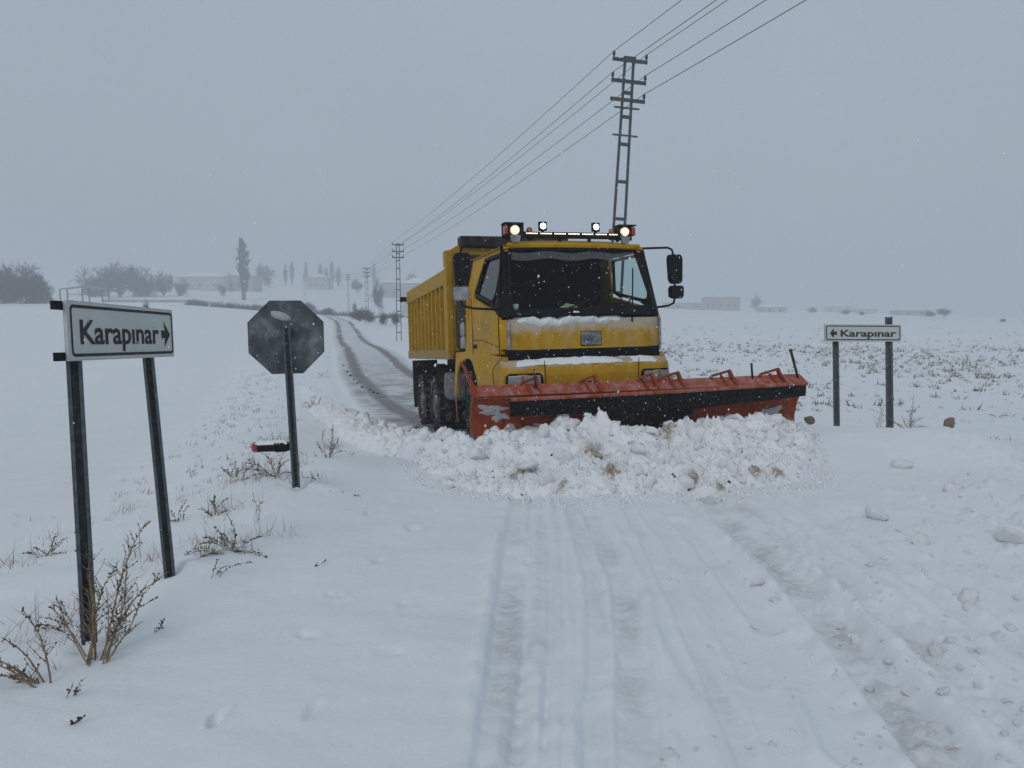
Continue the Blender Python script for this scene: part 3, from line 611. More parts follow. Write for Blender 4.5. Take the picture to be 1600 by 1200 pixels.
# --- roof lamps
bar = build(MB().span((-.42, -.80, 3.16), (-.33, .80, 3.245)), 'light_bar', M_blk, T, .012)
for g in range(7):
    for i in range(7):
        y = -.745 + g * .216 + i * .026; build(MB().span((-.331, y - .007, 3.212), (-.322, y + .007, 3.226)), 'led_bulb', M_ledw, bar)
for i in range(4): build(MB().span((-.40, -.7 + i * .46, 3.12), (-.36, -.66 + i * .46, 3.19)), 'bar_foot', M_blk, bar)
for s in (-1, 1):
    yc = .825 * s - .11 + .01
    yc = -.945 if s < 0 else .82
    hs = MB(); hs.span((-.45, yc - .15, 3.345), (-.27, yc + .145, 3.365)); hs.span((-.45, yc - .14, 3.15), (-.42, yc + .14, 3.35)); hs.span((-.45, yc + (.115 if s < 0 else -.145), 3.15), (-.28, yc + (.145 if s < 0 else -.115), 3.355)); hs.span((-.42, yc - .03, 3.12), (-.34, yc + .05, 3.2))
    wl = build(hs, 'work_lamp', M_blk, T, .012); li = yc + (.03 if s < 0 else -.02)
    build(MB().lathe([(0, .03), (.055, .03), (.066, .0), (.066, -.03)], (-.33, li, 3.265), (1, 0, 0), 24), 'lamp_bulb', M_lampwarm, wl, smooth=True)
    build(MB().lathe([(0, .045), (.03, .04), (.038, .02)], (-.33, li - .01, 3.27), (1, 0, 0), 16), 'lamp_filament', M_lampcore, wl, smooth=True)
    build(MB().prism([(-.08, 0), (.08, 0), (.05, -.10), (-.05, -.10)], lambda y, z: (-.30, li + y, 3.19 + z), lambda y, z: (-.36, li + y, 3.19 + z)), 'lamp_bracket', M_grey, wl, .008)
    build(MB().span((-.40, yc - .135 if s < 0 else yc + .09, 3.20), (-.29, yc - .09 if s < 0 else yc + .135, 3.33)), 'side_lens', M_redlens, wl, .015)
    ya = -.69 if s < 0 else .60
    be = build(MB().lathe([(0, .085), (.03, .083), (.043, .06), (.046, .02), (.042, -.02), (0, -.02)], (-.37, ya, 3.225), (0, 0, 1), 20), 'beacon', M_amber, T, smooth=True)
    build(MB().lathe([(0, .0), (.045, .0), (.045, -.06)], (-.37, ya, 3.21), (0, 0, 1), 16), 'beacon_base', M_blk, be)
    yl = -.485 if s < 0 else .345
    ld = build(MB().span((-.40, yl - .062, 3.265), (-.35, yl + .062, 3.395)), 'spot_lamp', M_blk, T, .01)
    build(MB().span((-.39, yl - .02, 3.24), (-.37, yl + .02, 3.27)), 'lamp_foot', M_blk, ld)
    for i in range(9):
        a = 2 * math.pi * i / 8; rr_ = 0 if i == 8 else .034
        build(MB().lathe([(0, .004), (.0125, .002), (.0125, -.004)], (-.349, yl + rr_ * math.cos(a), 3.33 + rr_ * math.sin(a)), (1, 0, 0), 10), 'led_bulb', M_led, ld)
# --- tipper body
tb = MB(); tb.span((-7.35, -1.2, 1.46), (-3.3, 1.2, 1.56))
td = build(tb, 'tipper_body', M_yel_box, T, .01)
def top(x): return 3.02 - .10 * (-3.35 - x) / 4.0
for s in (-1, 1):
    side = [(-3.35, 1.56), (-7.35, 1.56), (-7.35, top(-7.35)), (-3.35, top(-3.35))]
    build(MB().prism(side, lambda x, z: (x, s * 1.10, z), lambda x, z: (x, s * 1.14, z)), 'side_wall', M_yel_wall, td)
    build(MB().prism([(-3.30, -.0), (-7.40, -.0), (-7.40, -.27), (-3.30, -.27)], lambda x, dz: (x, s * 1.10, top(x) + dz + .02), lambda x, dz: (x, s * 1.275, top(x) + dz + .02)), 'top_rail', M_yel_box, td, .012)
    build(MB().span((-7.40, s * 1.10, 1.42), (-3.28, s * 1.285, 1.60)), 'bottom_rail', M_yel_low, td, .012)
    n_r = 11
    for i in range(n_r):
        x = -3.52 - i * (3.80 / (n_r - 1))
        build(MB().prism([(-.045, 1.14), (-.032, 1.272), (.032, 1.272), (.045, 1.14)], lambda a, y: (x + a, s * y, 1.60), lambda a, y: (x + a, s * y, top(x) - .24)), 'rib', M_yel_box, td, .006)
    build(MB().span((-3.42, s * 1.17, 1.42), (-3.22, s * 1.29, 3.35)), 'corner_post', M_yel_box, td, .015)
build(MB().prism([(-1.25, 1.56), (1.25, 1.56), (1.25, 3.33), (1.0, 3.47), (-1.0, 3.47), (-1.25, 3.33)], lambda y, z: (-3.30, y, z), lambda y, z: (-3.24, y, z)), 'headboard', M_yel_box, td, .01)
build(MB().span((-3.36, -1.03, 3.40), (-3.14, 1.03, 3.60)), 'tarpaulin_roll', M_tarp, td, .03)
build(MB().span((-7.42, -1.2, 1.5), (-7.36, 1.2, 2.85)), 'tailgate', M_yel_box, td, .01)
build(MB().span((-7.50, -1.42, 2.72), (-7.38, -1.28, 2.83)), 'tail_hook', M_blk, td, .01)
# --- chassis
ch = MB()
for s in (-1, 1): ch.span((-7.2, s * .42 - .04, .85), (-.2, s * .42 + .04, 1.15))
for x in (-.6, -2.8, -3.6, -4.1, -5.4, -6.9): ch.span((x - .06, -.42, .88), (x + .06, .42, 1.1))
for x in (-1.95, -4.85, -6.2): ch.span((x - .1, -.95, .46), (x + .1, .95, .66))
ch.span((-7.1, -.45, 1.15), (-3.3, .45, 1.46)); ch.span((-3.0, -.9, .75), (-2.3, .9, 1.45))
co = build(ch, 'chassis', M_chas, T, .01)
for s in (-1, 1):
    build(MB().span((-4.08, s * .72, .66), (-3.45, s * 1.22, 1.18)), 'fuel_tank', M_tank, co, .09)
    build(MB().prism([(-7.05, 1.38), (-7.08, .75), (-7.0, .33), (-6.92, .33), (-6.9, 1.38)], lambda x, z: (x, s * .72, z), lambda x, z: (x, s * 1.26, z)), 'mudflap', M_chas, co, .01)
    mg = [(-6.95, 1.12)] + [(-6.2 + .72 * math.cos(a), .62 + .68 * math.sin(a)) for a in np.linspace(2.6, 1.2, 7)] + [(-4.85 + .72 * math.cos(a), .62 + .68 * math.sin(a)) for a in np.linspace(1.9, .35, 7)]
    build(MB().grid(len(mg) - 1, 1, lambda u, v: (mg[int(round(u * (len(mg) - 1)))][0], s * (.72 + .54 * v), mg[int(round(u * (len(mg) - 1)))][1])), 'mudguard', M_chas, co)
build(MB().lathe([(0, 0), (.14, 0), (.155, .02), (.155, .19), (.13, .205), (.13, .225), (.155, .24), (.155, .42), (.13, .45), (0, .45)], (-2.62, -1.05, 1.60), (0, 0, 1), 20), 'air_filter', simple('pale_canister', (.30, .31, .31), .6, 0, .2, 8, dust=.3), co, smooth=True)
build(MB().tube([(-2.75, -.9, 1.2), (-2.75, -.9, 3.0), (-2.85, -.9, 3.1)], .11, 14), 'exhaust_stack', M_tarp, co, smooth=True)
build(MB().span((-2.95, -1.15, 1.5), (-2.3, 1.0, 1.6)), 'rear_deck', M_chas, co)
build(MB().tube([(-2.70, -1.28, .98), (-2.68, -1.31, .80), (-2.6, -1.31, .35)], .014, 6), 'loose_strap', simple('strap_tan', (.26, .20, .10), .8), co, smooth=True)
# --- wheels
def wheel(x, y, s, steer=0.0, rad=.55, wd=.30):
    t = MB(); h = wd / 2
    prof = [(rad * .56, -h * .85), (rad * .62, -h), (rad * .80, -h * 1.03), (rad * .94, -h * .94), (rad, -h * .72), (rad, -h * .40), (rad * .975, -h * .36), (rad * .975, -h * .28), (rad, -h * .24), (rad, h * .24), (rad * .975, h * .28), (rad * .975, h * .36), (rad, h * .40), (rad, h * .72), (rad * .94, h * .94), (rad * .80, h * 1.03), (rad * .62, h), (rad * .56, h * .85)]
    t.lathe(prof, (0, 0, 0), (0, 1, 0), 40)
    for i in range(40):
        a = 2 * math.pi * i / 40
        for q in (-1, 1):
            c = np.array((rad * math.cos(a), q * h * .75, rad * math.sin(a))); Rm = np.array([[math.cos(a), 0, -math.sin(a)], [0, 1, 0], [math.sin(a), 0, math.cos(a)]])
            t.box(c, (.02, h * .5, .045), Rm)
    wo = build(t, 'wheel', M_tyre, T, loc=(x, y, rad + .005), rot=(0, 0, steer), smooth=False)
    r = MB().lathe([(rad * .57, -h * .8), (rad * .52, h * .75 * s), (rad * .44, h * .4 * s), (rad * .40, h * .2 * s), (.14, h * .3 * s), (.13, h * .9 * s), (0, h * .95 * s)], (0, 0, 0), (0, 1, 0), 28)
    ro = build(r, 'rim', M_rim, wo, smooth=False)
    nu = MB()
    for i in range(10): a = 2 * math.pi * i / 10; nu.lathe([(0, .0), (.017, .0), (.017, -.03 * s)], (.20 * math.cos(a), h * .42 * s, .20 * math.sin(a)), (0, 1, 0), 6)
    build(nu, 'wheel_nut', M_rim, wo)
    return wo
for s in (-1, 1):
    wheel(-1.95, s * 1.08, s, -.06)
    for x in (-4.85, -6.2):
        wheel(x, s * 1.10, s, 0, .54, .28); wheel(x, s * .77, s, 0, .54, .28)
# --- plough
M_cap2 = snow_mat('grey_slush', dirt=.5, bscale=60, bstr=.9, base=(.42, .42, .42))
def px_(y): return 0.0 + .03 * (y + 1.9)            # the blade stands slightly oblique
YL, YR = -1.88, 3.06
prof = [(.80, .06), (.70, .13), (.58, .30), (.53, .50), (.55, .70), (.63, .88), (.735, .985)]
def blade_top(y): return 1.0 - .03 * (y - YL) / (YR - YL)
def blade(u, v):
    k = v * (len(prof) - 1); i = min(int(k), len(prof) - 2); f = k - i
    x = prof[i][0] * (1 - f) + prof[i + 1][0] * f; z = prof[i][1] * (1 - f) + prof[i + 1][1] * f
    yr = YR - .22 * (1 - v) ** 1.3; y = YL + u * (yr - YL)
    return (x + px_(y), y, z * blade_top(y))
bl = MB().grid(50, 18, blade); bl.grid(50, 18, lambda u, v: (blade(u, v)[0] - .04, blade(u, v)[1], blade(u, v)[2]))
for u in (0, 1): bl.grid(1, 18, lambda a, v: (blade(u, v)[0] - .05 * a, blade(u, v)[1] + (-.012 if u == 0 else .012) * (1 - 2 * a) * 0, blade(u, v)[2]))
blo = build(bl, 'plough_blade', M_red, T, smooth=True)
lip = lambda u, v: (.735 - .20 * v + px_(YL + u * (YR - YL)), YL + u * (YR - YL), (.985 + .135 * v) * blade_top(YL + u * (YR - YL)) - .012 * math.sin(u * 3.14))
lp = MB().grid(50, 3, lip); lp.grid(50, 3, lambda u, v: (lip(u, v)[0] - .012, lip(u, v)[1], lip(u, v)[2] - .03))
lp.grid(50, 1, lambda u, v: (lip(u, 1)[0] - .012 * v, lip(u, 1)[1], lip(u, 1)[2] - .12 * v))
build(lp, 'top_lip', M_redlip, blo, smooth=False)
def flap(y0, y1, zt, zb, dx, nm='rubber_flap'):
    def f(u, v):
        y = y0 + u * (y1 - y0); return (.80 + dx + px_(y) + .03 * v - .05 * v * v + .012 * math.sin(y * 3) * v, y, (zt(u) * (1 - v) + zb(u) * v))
    b = MB().grid(30, 4, f); b.grid(30, 4, lambda u, v: (f(u, v)[0] - .018, f(u, v)[1], f(u, v)[2]))
    for v in (0, 1): b.grid(30, 1, lambda u, a: (f(u, v)[0] - .018 * a, f(u, v)[1], f(u, v)[2]))
    for u in (0, 1): b.grid(1, 4, lambda a, v: (f(u, v)[0] - .018 * a, f(u, v)[1], f(u, v)[2]))
    return build(b, nm, M_rub, blo)
flap(-1.43, .86, lambda u: .955 + .0 * u, lambda u: .715 - .03 * u, .01)
flap(.80, 2.94, lambda u: .945 + .03 * u, lambda u: .66 + .12 * u, .03)
tf = MB()
def torn(u, v): y = -.15 + 1.35 * u; return (.79 + px_(y) - .06 * v + .012 * math.sin(y * 9 + v), y, .72 - v * (.30 + .05 * math.sin(y * 11) + .03 * math.sin(y * 29)) * min(1, u * 5 + .3, (1 - u) * 5 + .3))
tf.grid(36, 5, torn); tf.grid(36, 5, lambda u, v: (torn(u, v)[0] - .012, torn(u, v)[1], torn(u, v)[2])); build(tf, 'torn_rubber', M_rub, blo)
for (yc, zc2, ry, rz, sd_) in ((-1.62, .80, .17, .065, 1), (-1.50, .70, .11, .06, 2), (-1.35, .45, .22, .10, 3), (-1.70, .38, .14, .12, 4), (2.55, .52, .20, .10, 5), (2.40, .38, .24, .12, 6), (2.70, .36, .10, .14, 7), (-.9, .52, .15, .05, 8), (1.9, .48, .16, .06, 9)):
    q = MB()
    def stuck(u, v):
        a = u * 2 * math.pi; k = v * (1 + .28 * math.sin(3 * a + sd_) + .20 * math.sin(5 * a + sd_ * 2) + .12 * math.sin(9 * a)); y = yc + ry * k * math.cos(a); z = zc2 + rz * k * math.sin(a)
        zz = np.clip(z, .07, .97); xb = float(np.interp(zz, [p[1] for p in prof], [p[0] for p in prof])); return (xb + px_(y) + .004 + .016 * (1 - v ** 3), y, z)
    q.grid(30, 6, stuck); build(q, 'stuck_snow', M_cap2, blo, smooth=True)
for (y0, y1, dx) in ((-1.43, .84, .025), (.80, 2.94, .045)):
    cl = MB()
    def cf(u, v): y = y0 + u * (y1 - y0); return (.80 + dx + px_(y) + .012 * math.sin(v * 3.14), y, .957 - .05 * v + (.03 * u if y0 > 0 else 0))
    cl.grid(30, 4, cf); build(cl, 'clamp_strip', M_redlip, blo, smooth=True)
build(MB().grid(50, 3, lambda u, v: (blade(u, 0)[0] + .03 - .02 * v, blade(u, 0)[1], blade(u, 0)[2] - .05 + .14 * v)), 'cutting_edge', M_chas, blo)
for y in (-1.05, -.22, .62, 1.02, 1.83, 2.62):                                           # lifting brackets on the lip
    k_out = .24 if y > .9 else .15
    x0 = .66 + px_(y); z0 = 1.05 * blade_top(y)
    b = MB()
    b.prism([(x0 + .10, z0 - .06), (x0 - .10, z0 + .03), (x0 - .14, z0 + .15), (x0 - .09, z0 + .15), (x0 - .02, z0 + .06)], lambda x, z: (x, y + .05, z), lambda x, z: (x, y + .09, z))
    b.prism([(x0 + .10, z0 - .06), (x0 - .10, z0 + .03), (x0 - .12, z0 + .10), (x0 - .02, z0 + .03)], lambda x, z: (x, y - .09, z), lambda x, z: (x, y - .05, z))
    b.tube([(x0 - .115, y - k_out, z0 + .06), (x0 - .115, y - k_out + .03, z0 + .085), (x0 - .115, y + .09, z0 + .15)], .021, 6)
    b.tube([(x0 - .10, y - k_out, z0 + .07), (x0 - .09, y - k_out + .03, z0 - .03)], .02, 6)
    build(b, 'bracket', M_red, blo, .006)
build(MB().tube([(.62 + px_(2.9), 2.97, 1.03), (.60 + px_(2.9), 2.88, 1.40), (.60 + px_(2.9), 2.865, 1.445)], [.018, .02, .028], 7), 'marker_rod', simple('rusty_rod', (.06, .025, .02), .8), blo, smooth=True)
build(MB().tube([(.60 + px_(2.2), 2.235, 1.05), (.60 + px_(2.2), 2.22, 1.27)], .016, 6), 'marker_rod', MATS['rusty_rod'], blo, smooth=True)
build(MB().tube([(.62 + px_(-1.1), -1.02, 1.05), (.60 + px_(-1.1), -1.02, 1.30)], .014, 6), 'marker_rod', MATS['rusty_rod'], blo, smooth=True)
hn = MB()                                                                         # curved horn of the blade's near end
hp = [(.74, -1.86, .97), (.70, -1.90, 1.13), (.68, -1.945, 1.27), (.66, -1.99, 1.385), (.64, -2.02, 1.43)]; hw_ = [.10, .07, .045, .035, .012]
hn.grid(4, 1, lambda u, v: (hp[int(round(u * 4))][0], hp[int(round(u * 4))][1] + hw_[int(round(u * 4))] * (v - .3), hp[int(round(u * 4))][2])); hn.grid(4, 1, lambda u, v: (hp[int(round(u * 4))][0] - .03, hp[int(round(u * 4))][1] + hw_[int(round(u * 4))] * (v - .3), hp[int(round(u * 4))][2]))
hn.grid(4, 1, lambda u, v: (hp[int(round(u * 4))][0] - .03 * v, hp[int(round(u * 4))][1] - .3 * hw_[int(round(u * 4))], hp[int(round(u * 4))][2]))
build(hn, 'end_horn', M_red, blo)
pf = MB()
for s in (-1, 1): pf.bar((-.1, s * .45, .75), (.40, s * .52, .58), .10, .14)
pf.span((.28, -1.2, .45), (.42, 2.2, .62)); pf.bar((0, 0, .95), (.42, .6, .9), .08, .08)
build(pf, 'push_frame', M_chas, blo, .01)
# --- crusts of snow on the nose
def crust(name, y0, y1, n, fn, parent, nr=7, seed=0):
    q = MB(); q.grid(n, nr, lambda u, v: fn(u, v, y0 + u * (y1 - y0))); return build(q, name, M_cap, parent, smooth=True)
def nz(a, b, k=1.0): return float(fbm(np.array([a * k]), np.array([b * k]), 4)[0])
def crust1(u, v, y):
    e = math.sin(min(1, u * 8, (1 - u) * 3.5) * math.pi / 2); th = (.055 + .06 * max(0, nz(y, 3.3, 3.2)) + .03 * nz(y, 1, 9)) * e
    a = v * math.pi; hgt = (.03 + .11 * max(0, nz(y, 7.7, 2.4) + .2) + .045 * nz(y, 5, 8)) * e
    return (-.03 + bow(y) + .005 + th * (math.sin(a) ** .8) + .02 * nz(y, v * 2 + 5, 7) * e, y, 1.985 - (.06 + .05 * e * (nz(y, 2.2, 3) + .4)) * (1 - v) * 1.3 + hgt * math.sin(v * 1.57) + .012 * nz(y, v * 3, 9) * e)
crust('snow_crust', -1.09, .62, 120, crust1, cabo, 9)
def crust2(u, v, y):
    e = math.sin(min(1, u * 6, (1 - u) * 6) * math.pi / 2); k = nz(y, 9.1, 2.6)
    return (.0 + .155 * v + bumper_y(y) * .8, y, 1.421 - .085 * max(0, v - .3) * 1.35 + (.004 + (.004 + .055 * k) * math.sin(v * math.pi)) * e + .016 * nz(y, v * 2 + 3, 6) * e - (1 - e) * .02 - .004)
crust('snow_crust', -1.17, 1.13, 110, crust2, bo, 8)
# --- things lying on the dashboard
cl = MB().grid(14, 6, lambda u, v: (-.30 + .16 * v, -.30 + .40 * u, 2.105 + .085 * math.sin(v * 3.1) * (.7 + .5 * math.sin(u * 5)) + .012 * math.sin(u * 19 + v * 7)))
c_ = build(cl, 'folded_vest', simple('vest_green', (.30, .34, .16), .9), smooth=True); c_.matrix_world = truck.matrix_world.copy(); tag(c_, 'pale green folded cloth lying on the dashboard behind the windscreen', 'cloth')
cu = MB().lathe([(0, 0), (.032, 0), (.045, .10), (.040, .10), (.03, .01)], (-.22, -.98, 2.105), (0, 0, 1), 18)
c_ = build(cu, 'paper_cup', simple('cup_white', (.55, .56, .57), .7), smooth=True); c_.matrix_world = truck.matrix_world.copy(); tag(c_, 'small white cup on the dashboard in the corner of the windscreen', 'cup')
#PART3
# ------------------------------------------------------------------ pushed snow
def chunk_mesh(seed, mat, sub=2, flat=1.0, angular=.35):
    bm = bmesh.new(); bmesh.ops.create_icosphere(bm, subdivisions=sub, radius=1.0); r = random.Random(seed)
    cuts = [(Vector((r.uniform(-1, 1), r.uniform(-1, 1), r.uniform(-1, 1))).normalized(), r.uniform(.45, .85)) for _ in range(6)]
    off = r.uniform(0, 100)
    for v in bm.verts:
        p = v.co.copy()
        for n, d in cuts:
            k = p.dot(n)
            if k > d: p -= n * (k - d) * .92
        q = 1 + angular * .5 * float(fbm(np.array([p.x * 1.7 + off + p.z * .8]), np.array([p.y * 1.7 + p.z * 1.3]), 4)[0])
        v.co = Vector((p.x * q, p.y * q * r.uniform(.94, 1.06), p.z * q * flat))
    me = bpy.data.meshes.new('snow_chunk'); bm.to_mesh(me); bm.free(); me.materials.append(mat)
    me.polygons.foreach_set('use_smooth', [True] * len(me.polygons)); return me
CH = [chunk_mesh(i, M_clod, 3, 1.0 if i % 3 else .7, .6) for i in range(10)]
def shard_mesh(seed, mat):
    r = random.Random(seed); n = 7; P = []
    for i in range(n): a = 6.283 * (i + r.uniform(-.3, .3)) / n; q = r.uniform(.65, 1.1); P.append((q * math.cos(a), q * math.sin(a) * .8))
    bm = bmesh.new(); vt = [bm.verts.new((x, y, .20 + r.uniform(-.08, .08))) for x, y in P]; vb = [bm.verts.new((x * .9 + r.uniform(-.1, .1), y * .9, -.22 + r.uniform(-.1, .1))) for x, y in P]
    bm.faces.new(vt); bm.faces.new(vb[::-1])
    for i in range(n): bm.faces.new((vt[i], vb[i], vb[(i + 1) % n], vt[(i + 1) % n]))
    bmesh.ops.triangulate(bm, faces=bm.faces); bmesh.ops.subdivide_edges(bm, edges=bm.edges, cuts=2, use_grid_fill=True)
    for v in bm.verts: v.co += Vector((r.gauss(0, .03), r.gauss(0, .03), r.gauss(0, .035)))
    bmesh.ops.smooth_vert(bm, verts=bm.verts, factor=.35, use_axis_x=True, use_axis_y=True, use_axis_z=True)
    bmesh.ops.recalc_face_normals(bm, faces=bm.faces)
    me = bpy.data.meshes.new('snow_slab'); bm.to_mesh(me); bm.free(); me.materials.append(mat); return me
CHD = [chunk_mesh(50 + i, M_dirty, 3, .9, .3) for i in range(3)]
SLAB = [shard_mesh(70 + i, M_clod) for i in range(4)]
def pile_env(u): return np.interp(u, [-2.9, -2.2, -1.6, -.9, -.2, .4, .9, 1.4, 1.75, 2.1, 2.4, 2.65, 2.85, 3.05], [.10, .24, .36, .52, .58, .46, .48, .60, .58, .40, .26, .14, .06, .0])
def pile_len(u): return np.interp(u, [-3.0, -2.4, -1.5, -.5, .5, 1.4, 1.8, 2.2, 2.6, 2.85, 3.1], [.8, 1.75, 2.25, 2.4, 2.45, 2.35, 1.95, 1.4, .85, .45, .3])
def pile_h(u, v):        # height above the ground at truck-frame (v ahead of the blade foot, u to the left)
    L = pile_len(u); t = np.clip(v / L, -.4, 1.0)
    base = pile_env(u) * np.where(t < .12, 1 - ((t - .12) / .9) ** 2, (1 - ((t - .12) / .88)) ** .85 * (1 - .25 * np.sin(np.clip((t - .12) / .88, 0, 1) * 3.14)))
    wu = u + .06 * noise(u * 5, v * 5 + 9); wv = v + .06 * noise(u * 5 + 31, v * 5); n = .07 * fbm(u * 1.7, v * 1.7 + 4, 2) + .34 * (np.abs(noise(wu * 2.1 + 11, wv * 2.1)) - .16) + (.17 * (np.abs(noise(wu * 5.5, wv * 5.5 + 3)) - .16) + .09 * (np.abs(noise(wu * 11, wv * 11 + 3)) - .14) + .05 * (np.abs(noise(wu * 22, wv * 22)) - .14)) * np.clip(.75 + 1.6 * noise(u * 1.3 + 5, v * 1.3), .15, 1.5)
    fade = sst(1.0, .72, t) * sst(3.05, 2.6, u) * sst(-2.95, -2.3, u)
    return base * fade + n * fade * (.40 + base) * 1.25 - .12 * (1 - fade) + .004
uu = np.linspace(-3.0, 3.1, 450); vv = np.linspace(-.30, 2.55, 210); U, V_ = np.meshgrid(uu, vv, indexing='ij')
bx0 = .72
def pile_xy(u, v): p = TO[None] + TF[None] * (bx0 + .03 * (u + 1.9) + v)[:, None] + TL[None] * u[:, None]; return p[:, 0], p[:, 1]
wx, wy_ = pile_xy(U.ravel(), V_.ravel())
ph = pile_h(U.ravel(), V_.ravel()); wz = H(wx, wy_, False) + ph
pme = fast_mesh('snow_pile', np.stack([wx, wy_, wz], 1), grid_faces(len(uu), len(vv)), M_pile)
STN = []
pile = put('snow_pile', pme); tag(pile, 'broken heap of white snow pushed up ahead of the red plough blade', 'snow pile')
def pile_pt(u, v):
    x, y = pile_xy(np.array([u]), np.array([v])); return np.array([x[0], y[0], Hz(x[0], y[0], False) + float(pile_h(np.array([u]), np.array([v]))[0])])
r = random.Random(21)
for i in range(170):
    u = r.uniform(-2.7, 2.85); L = float(pile_len(u)); v = L * (r.random() ** .8) * 1.0
    s_ = .018 + .10 * r.random() ** 3.0
    if v > L * .85: s_ *= .55
    p = pile_pt(u, v); sc_ = (s_ * r.uniform(.8, 1.3), s_ * r.uniform(.8, 1.3), s_ * r.uniform(.6, 1.1))
    put('snow_chunk', CH[i % 10], pile, p + np.array((0, 0, s_ * .25)), (r.uniform(0, 6), r.uniform(0, 6), r.uniform(0, 6)), sc_)
for i, (u, v, s_, rot) in enumerate(((1.0, .30, .26, (.5, .55, .3)), (.72, .22, .20, (.9, -.2, 1.0)), (1.25, .5, .17, (-.4, .5, 2)), (-.75, .22, .22, (.25, .3, 1.2)), (-.15, .35, .18, (-.3, .2, .4)), (1.75, .18, .20, (.8, .2, 2.4)), (2.2, .3, .17, (.5, -.5, .2)), (.3, .5, .2, (.4, .2, 2)), (1.45, .75, .16, (.3, .6, 1)))):
    put('snow_slab', SLAB[i % 4], pile, pile_pt(u, v) + np.array((0, 0, s_ * .12)), rot, s_ * .78)
for i, (px, py, s_) in enumerate(((818, 740, .17), (930, 712, .17), (952, 730, .12), (1085, 748, .10), (1180, 735, .10), (1215, 742, .08), (1040, 675, .12), (1125, 762, .06), (880, 760, .06))):
    # walk down the sight line to the heap's surface
    best = None
    for wd in np.linspace(7, 11, 200):
        p = at(px, py, wd); dl = p - TO; u = dl @ TL; v = dl @ TF - bx0 - .03 * (u + 1.9)
        if -2.9 < u < 3.1 and -.2 < v < 2.3:
            q = pile_pt(u, v)
            if p[2] < q[2]: best = p; break
    if best is None: best = gp(px, py)
    STN.append((best[0], best[1], s_))
    for j in range(4):
        q_ = s_ * (.42 if j == 0 else .22); of = np.array((rnd.uniform(-.6, .6), rnd.uniform(-.3, .5), 0)) * s_ * (0 if j == 0 else 1.4)
        dl = best + of - TO; u = dl @ TL; v = dl @ TF - bx0 - .03 * (u + 1.9); p = pile_pt(u, v)
        d = put('dirty_ice_chunk', CHD[(i + j) % 3], pile, p + np.array((0, q_ * .3, -q_ * .25)), (i * .3 + j, i * .2 + j, i * 2.1), (q_ * 1.2, q_ * .9, q_)); d['label'] = 'brown mud-stained lump of ice'
stn = np.zeros(len(wx))
for sx_, sy_, s_ in STN: stn = np.maximum(stn, np.exp(-(((wx - sx_) / (s_ * 1.0)) ** 2 + ((wy_ - sy_) / (s_ * 1.3)) ** 2) ** 1.5))
sa_ = pme.attributes.new('stain', 'FLOAT', 'POINT'); sa_.data.foreach_set('value', stn.astype(np.float32))
# fine crumbs, beyond counting
def crumbs(name, pts, sizes, mat, parent):
    rs = np.random.RandomState(5); n = len(pts); T4 = np.array([(1, 0, -.6), (-.6, .9, -.6), (-.6, -.9, -.6), (0, 0, 1.0), (.5, .5, .4)])
    Fc = np.array([(0, 1, 4), (1, 3, 4), (3, 0, 4), (0, 2, 1), (1, 2, 3), (2, 0, 3)])
    ang = rs.rand(n) * 6.28; ca, sa = np.cos(ang), np.sin(ang); V = T4[None] * (sizes[:, None, None]) * (.7 + .6 * rs.rand(n, 5, 1))
    X = V[..., 0] * ca[:, None] - V[..., 1] * sa[:, None]; Y = V[..., 0] * sa[:, None] + V[..., 1] * ca[:, None]
    P = np.stack([X, Y, V[..., 2]], -1) + pts[:, None, :]
    F = (Fc[None] + 5 * np.arange(n)[:, None, None]).reshape(-1, 3)
    return tag(put(name, fast_mesh(name, P.reshape(-1, 3), F, mat), parent), kind='stuff')
rs = np.random.RandomState(9); N = 3000; cu_ = rs.uniform(-2.9, 3.0, N); cv_ = pile_len(cu_) * (rs.rand(N) ** .8) * 1.08
cx_, cy_ = pile_xy(cu_, cv_); cz_ = H(cx_, cy_, True); ins = cv_ < 2.25; cz_ = np.maximum(cz_, H(cx_, cy_, False) + pile_h(cu_, np.minimum(cv_, 2.25)))
crumbs('snow_crumbs', np.stack([cx_, cy_, cz_ + .006], 1), .008 + .030 * rs.rand(N) ** 2.4, M_clod, pile)

rs = np.random.RandomState(19); N = 240; cu_ = rs.uniform(-2.1, 2.8, N); cv_ = pile_len(cu_) * rs.rand(N); cx_, cy_ = pile_xy(cu_, cv_); k = fbm(cu_ * 1.4, cv_ * 1.4 + 7, 2) > .0; cu_, cv_, cx_, cy_ = cu_[k], cv_[k], cx_[k], cy_[k]
crumbs('dirt_crumbs', np.stack([cx_, cy_, H(cx_, cy_, False) + pile_h(cu_, cv_) + .008], 1), .004 + .020 * rs.rand(len(cu_)) ** 3, simple('dark_dirt', (.07, .055, .04), .9), pile)
# windrow along the swept road's left edge
WR = np.array([(-.75, 9.3), (-1.05, 10.6), (-1.75, 12.2), (-2.55, 14.0), (-3.6, 16.6), (-5.0, 20.5), (-6.6, 25.5), (-8.3, 31)])
WRH = np.array([.22, .30, .30, .26, .20, .15, .11, .05]); WRW = np.array([.5, .6, .66, .62, .55, .48, .42, .35])
tt = np.linspace(0, 7, 420); wc = np.stack([np.interp(tt, range(8), WR[:, 0]), np.interp(tt, range(8), WR[:, 1])], 1)
tg = np.gradient(wc, axis=0); tg /= np.linalg.norm(tg, axis=1)[:, None]; nn_ = np.stack([tg[:, 1], -tg[:, 0]], 1)
cs = np.linspace(-1.15, 1.15, 44); wwid = np.interp(tt, range(8), WRW); whgt = np.interp(tt, range(8), WRH)
wxx = wc[:, 0:1] + nn_[:, 0:1] * cs[None] * wwid[:, None]; wyy = wc[:, 1:2] + nn_[:, 1:2] * cs[None] * wwid[:, None]
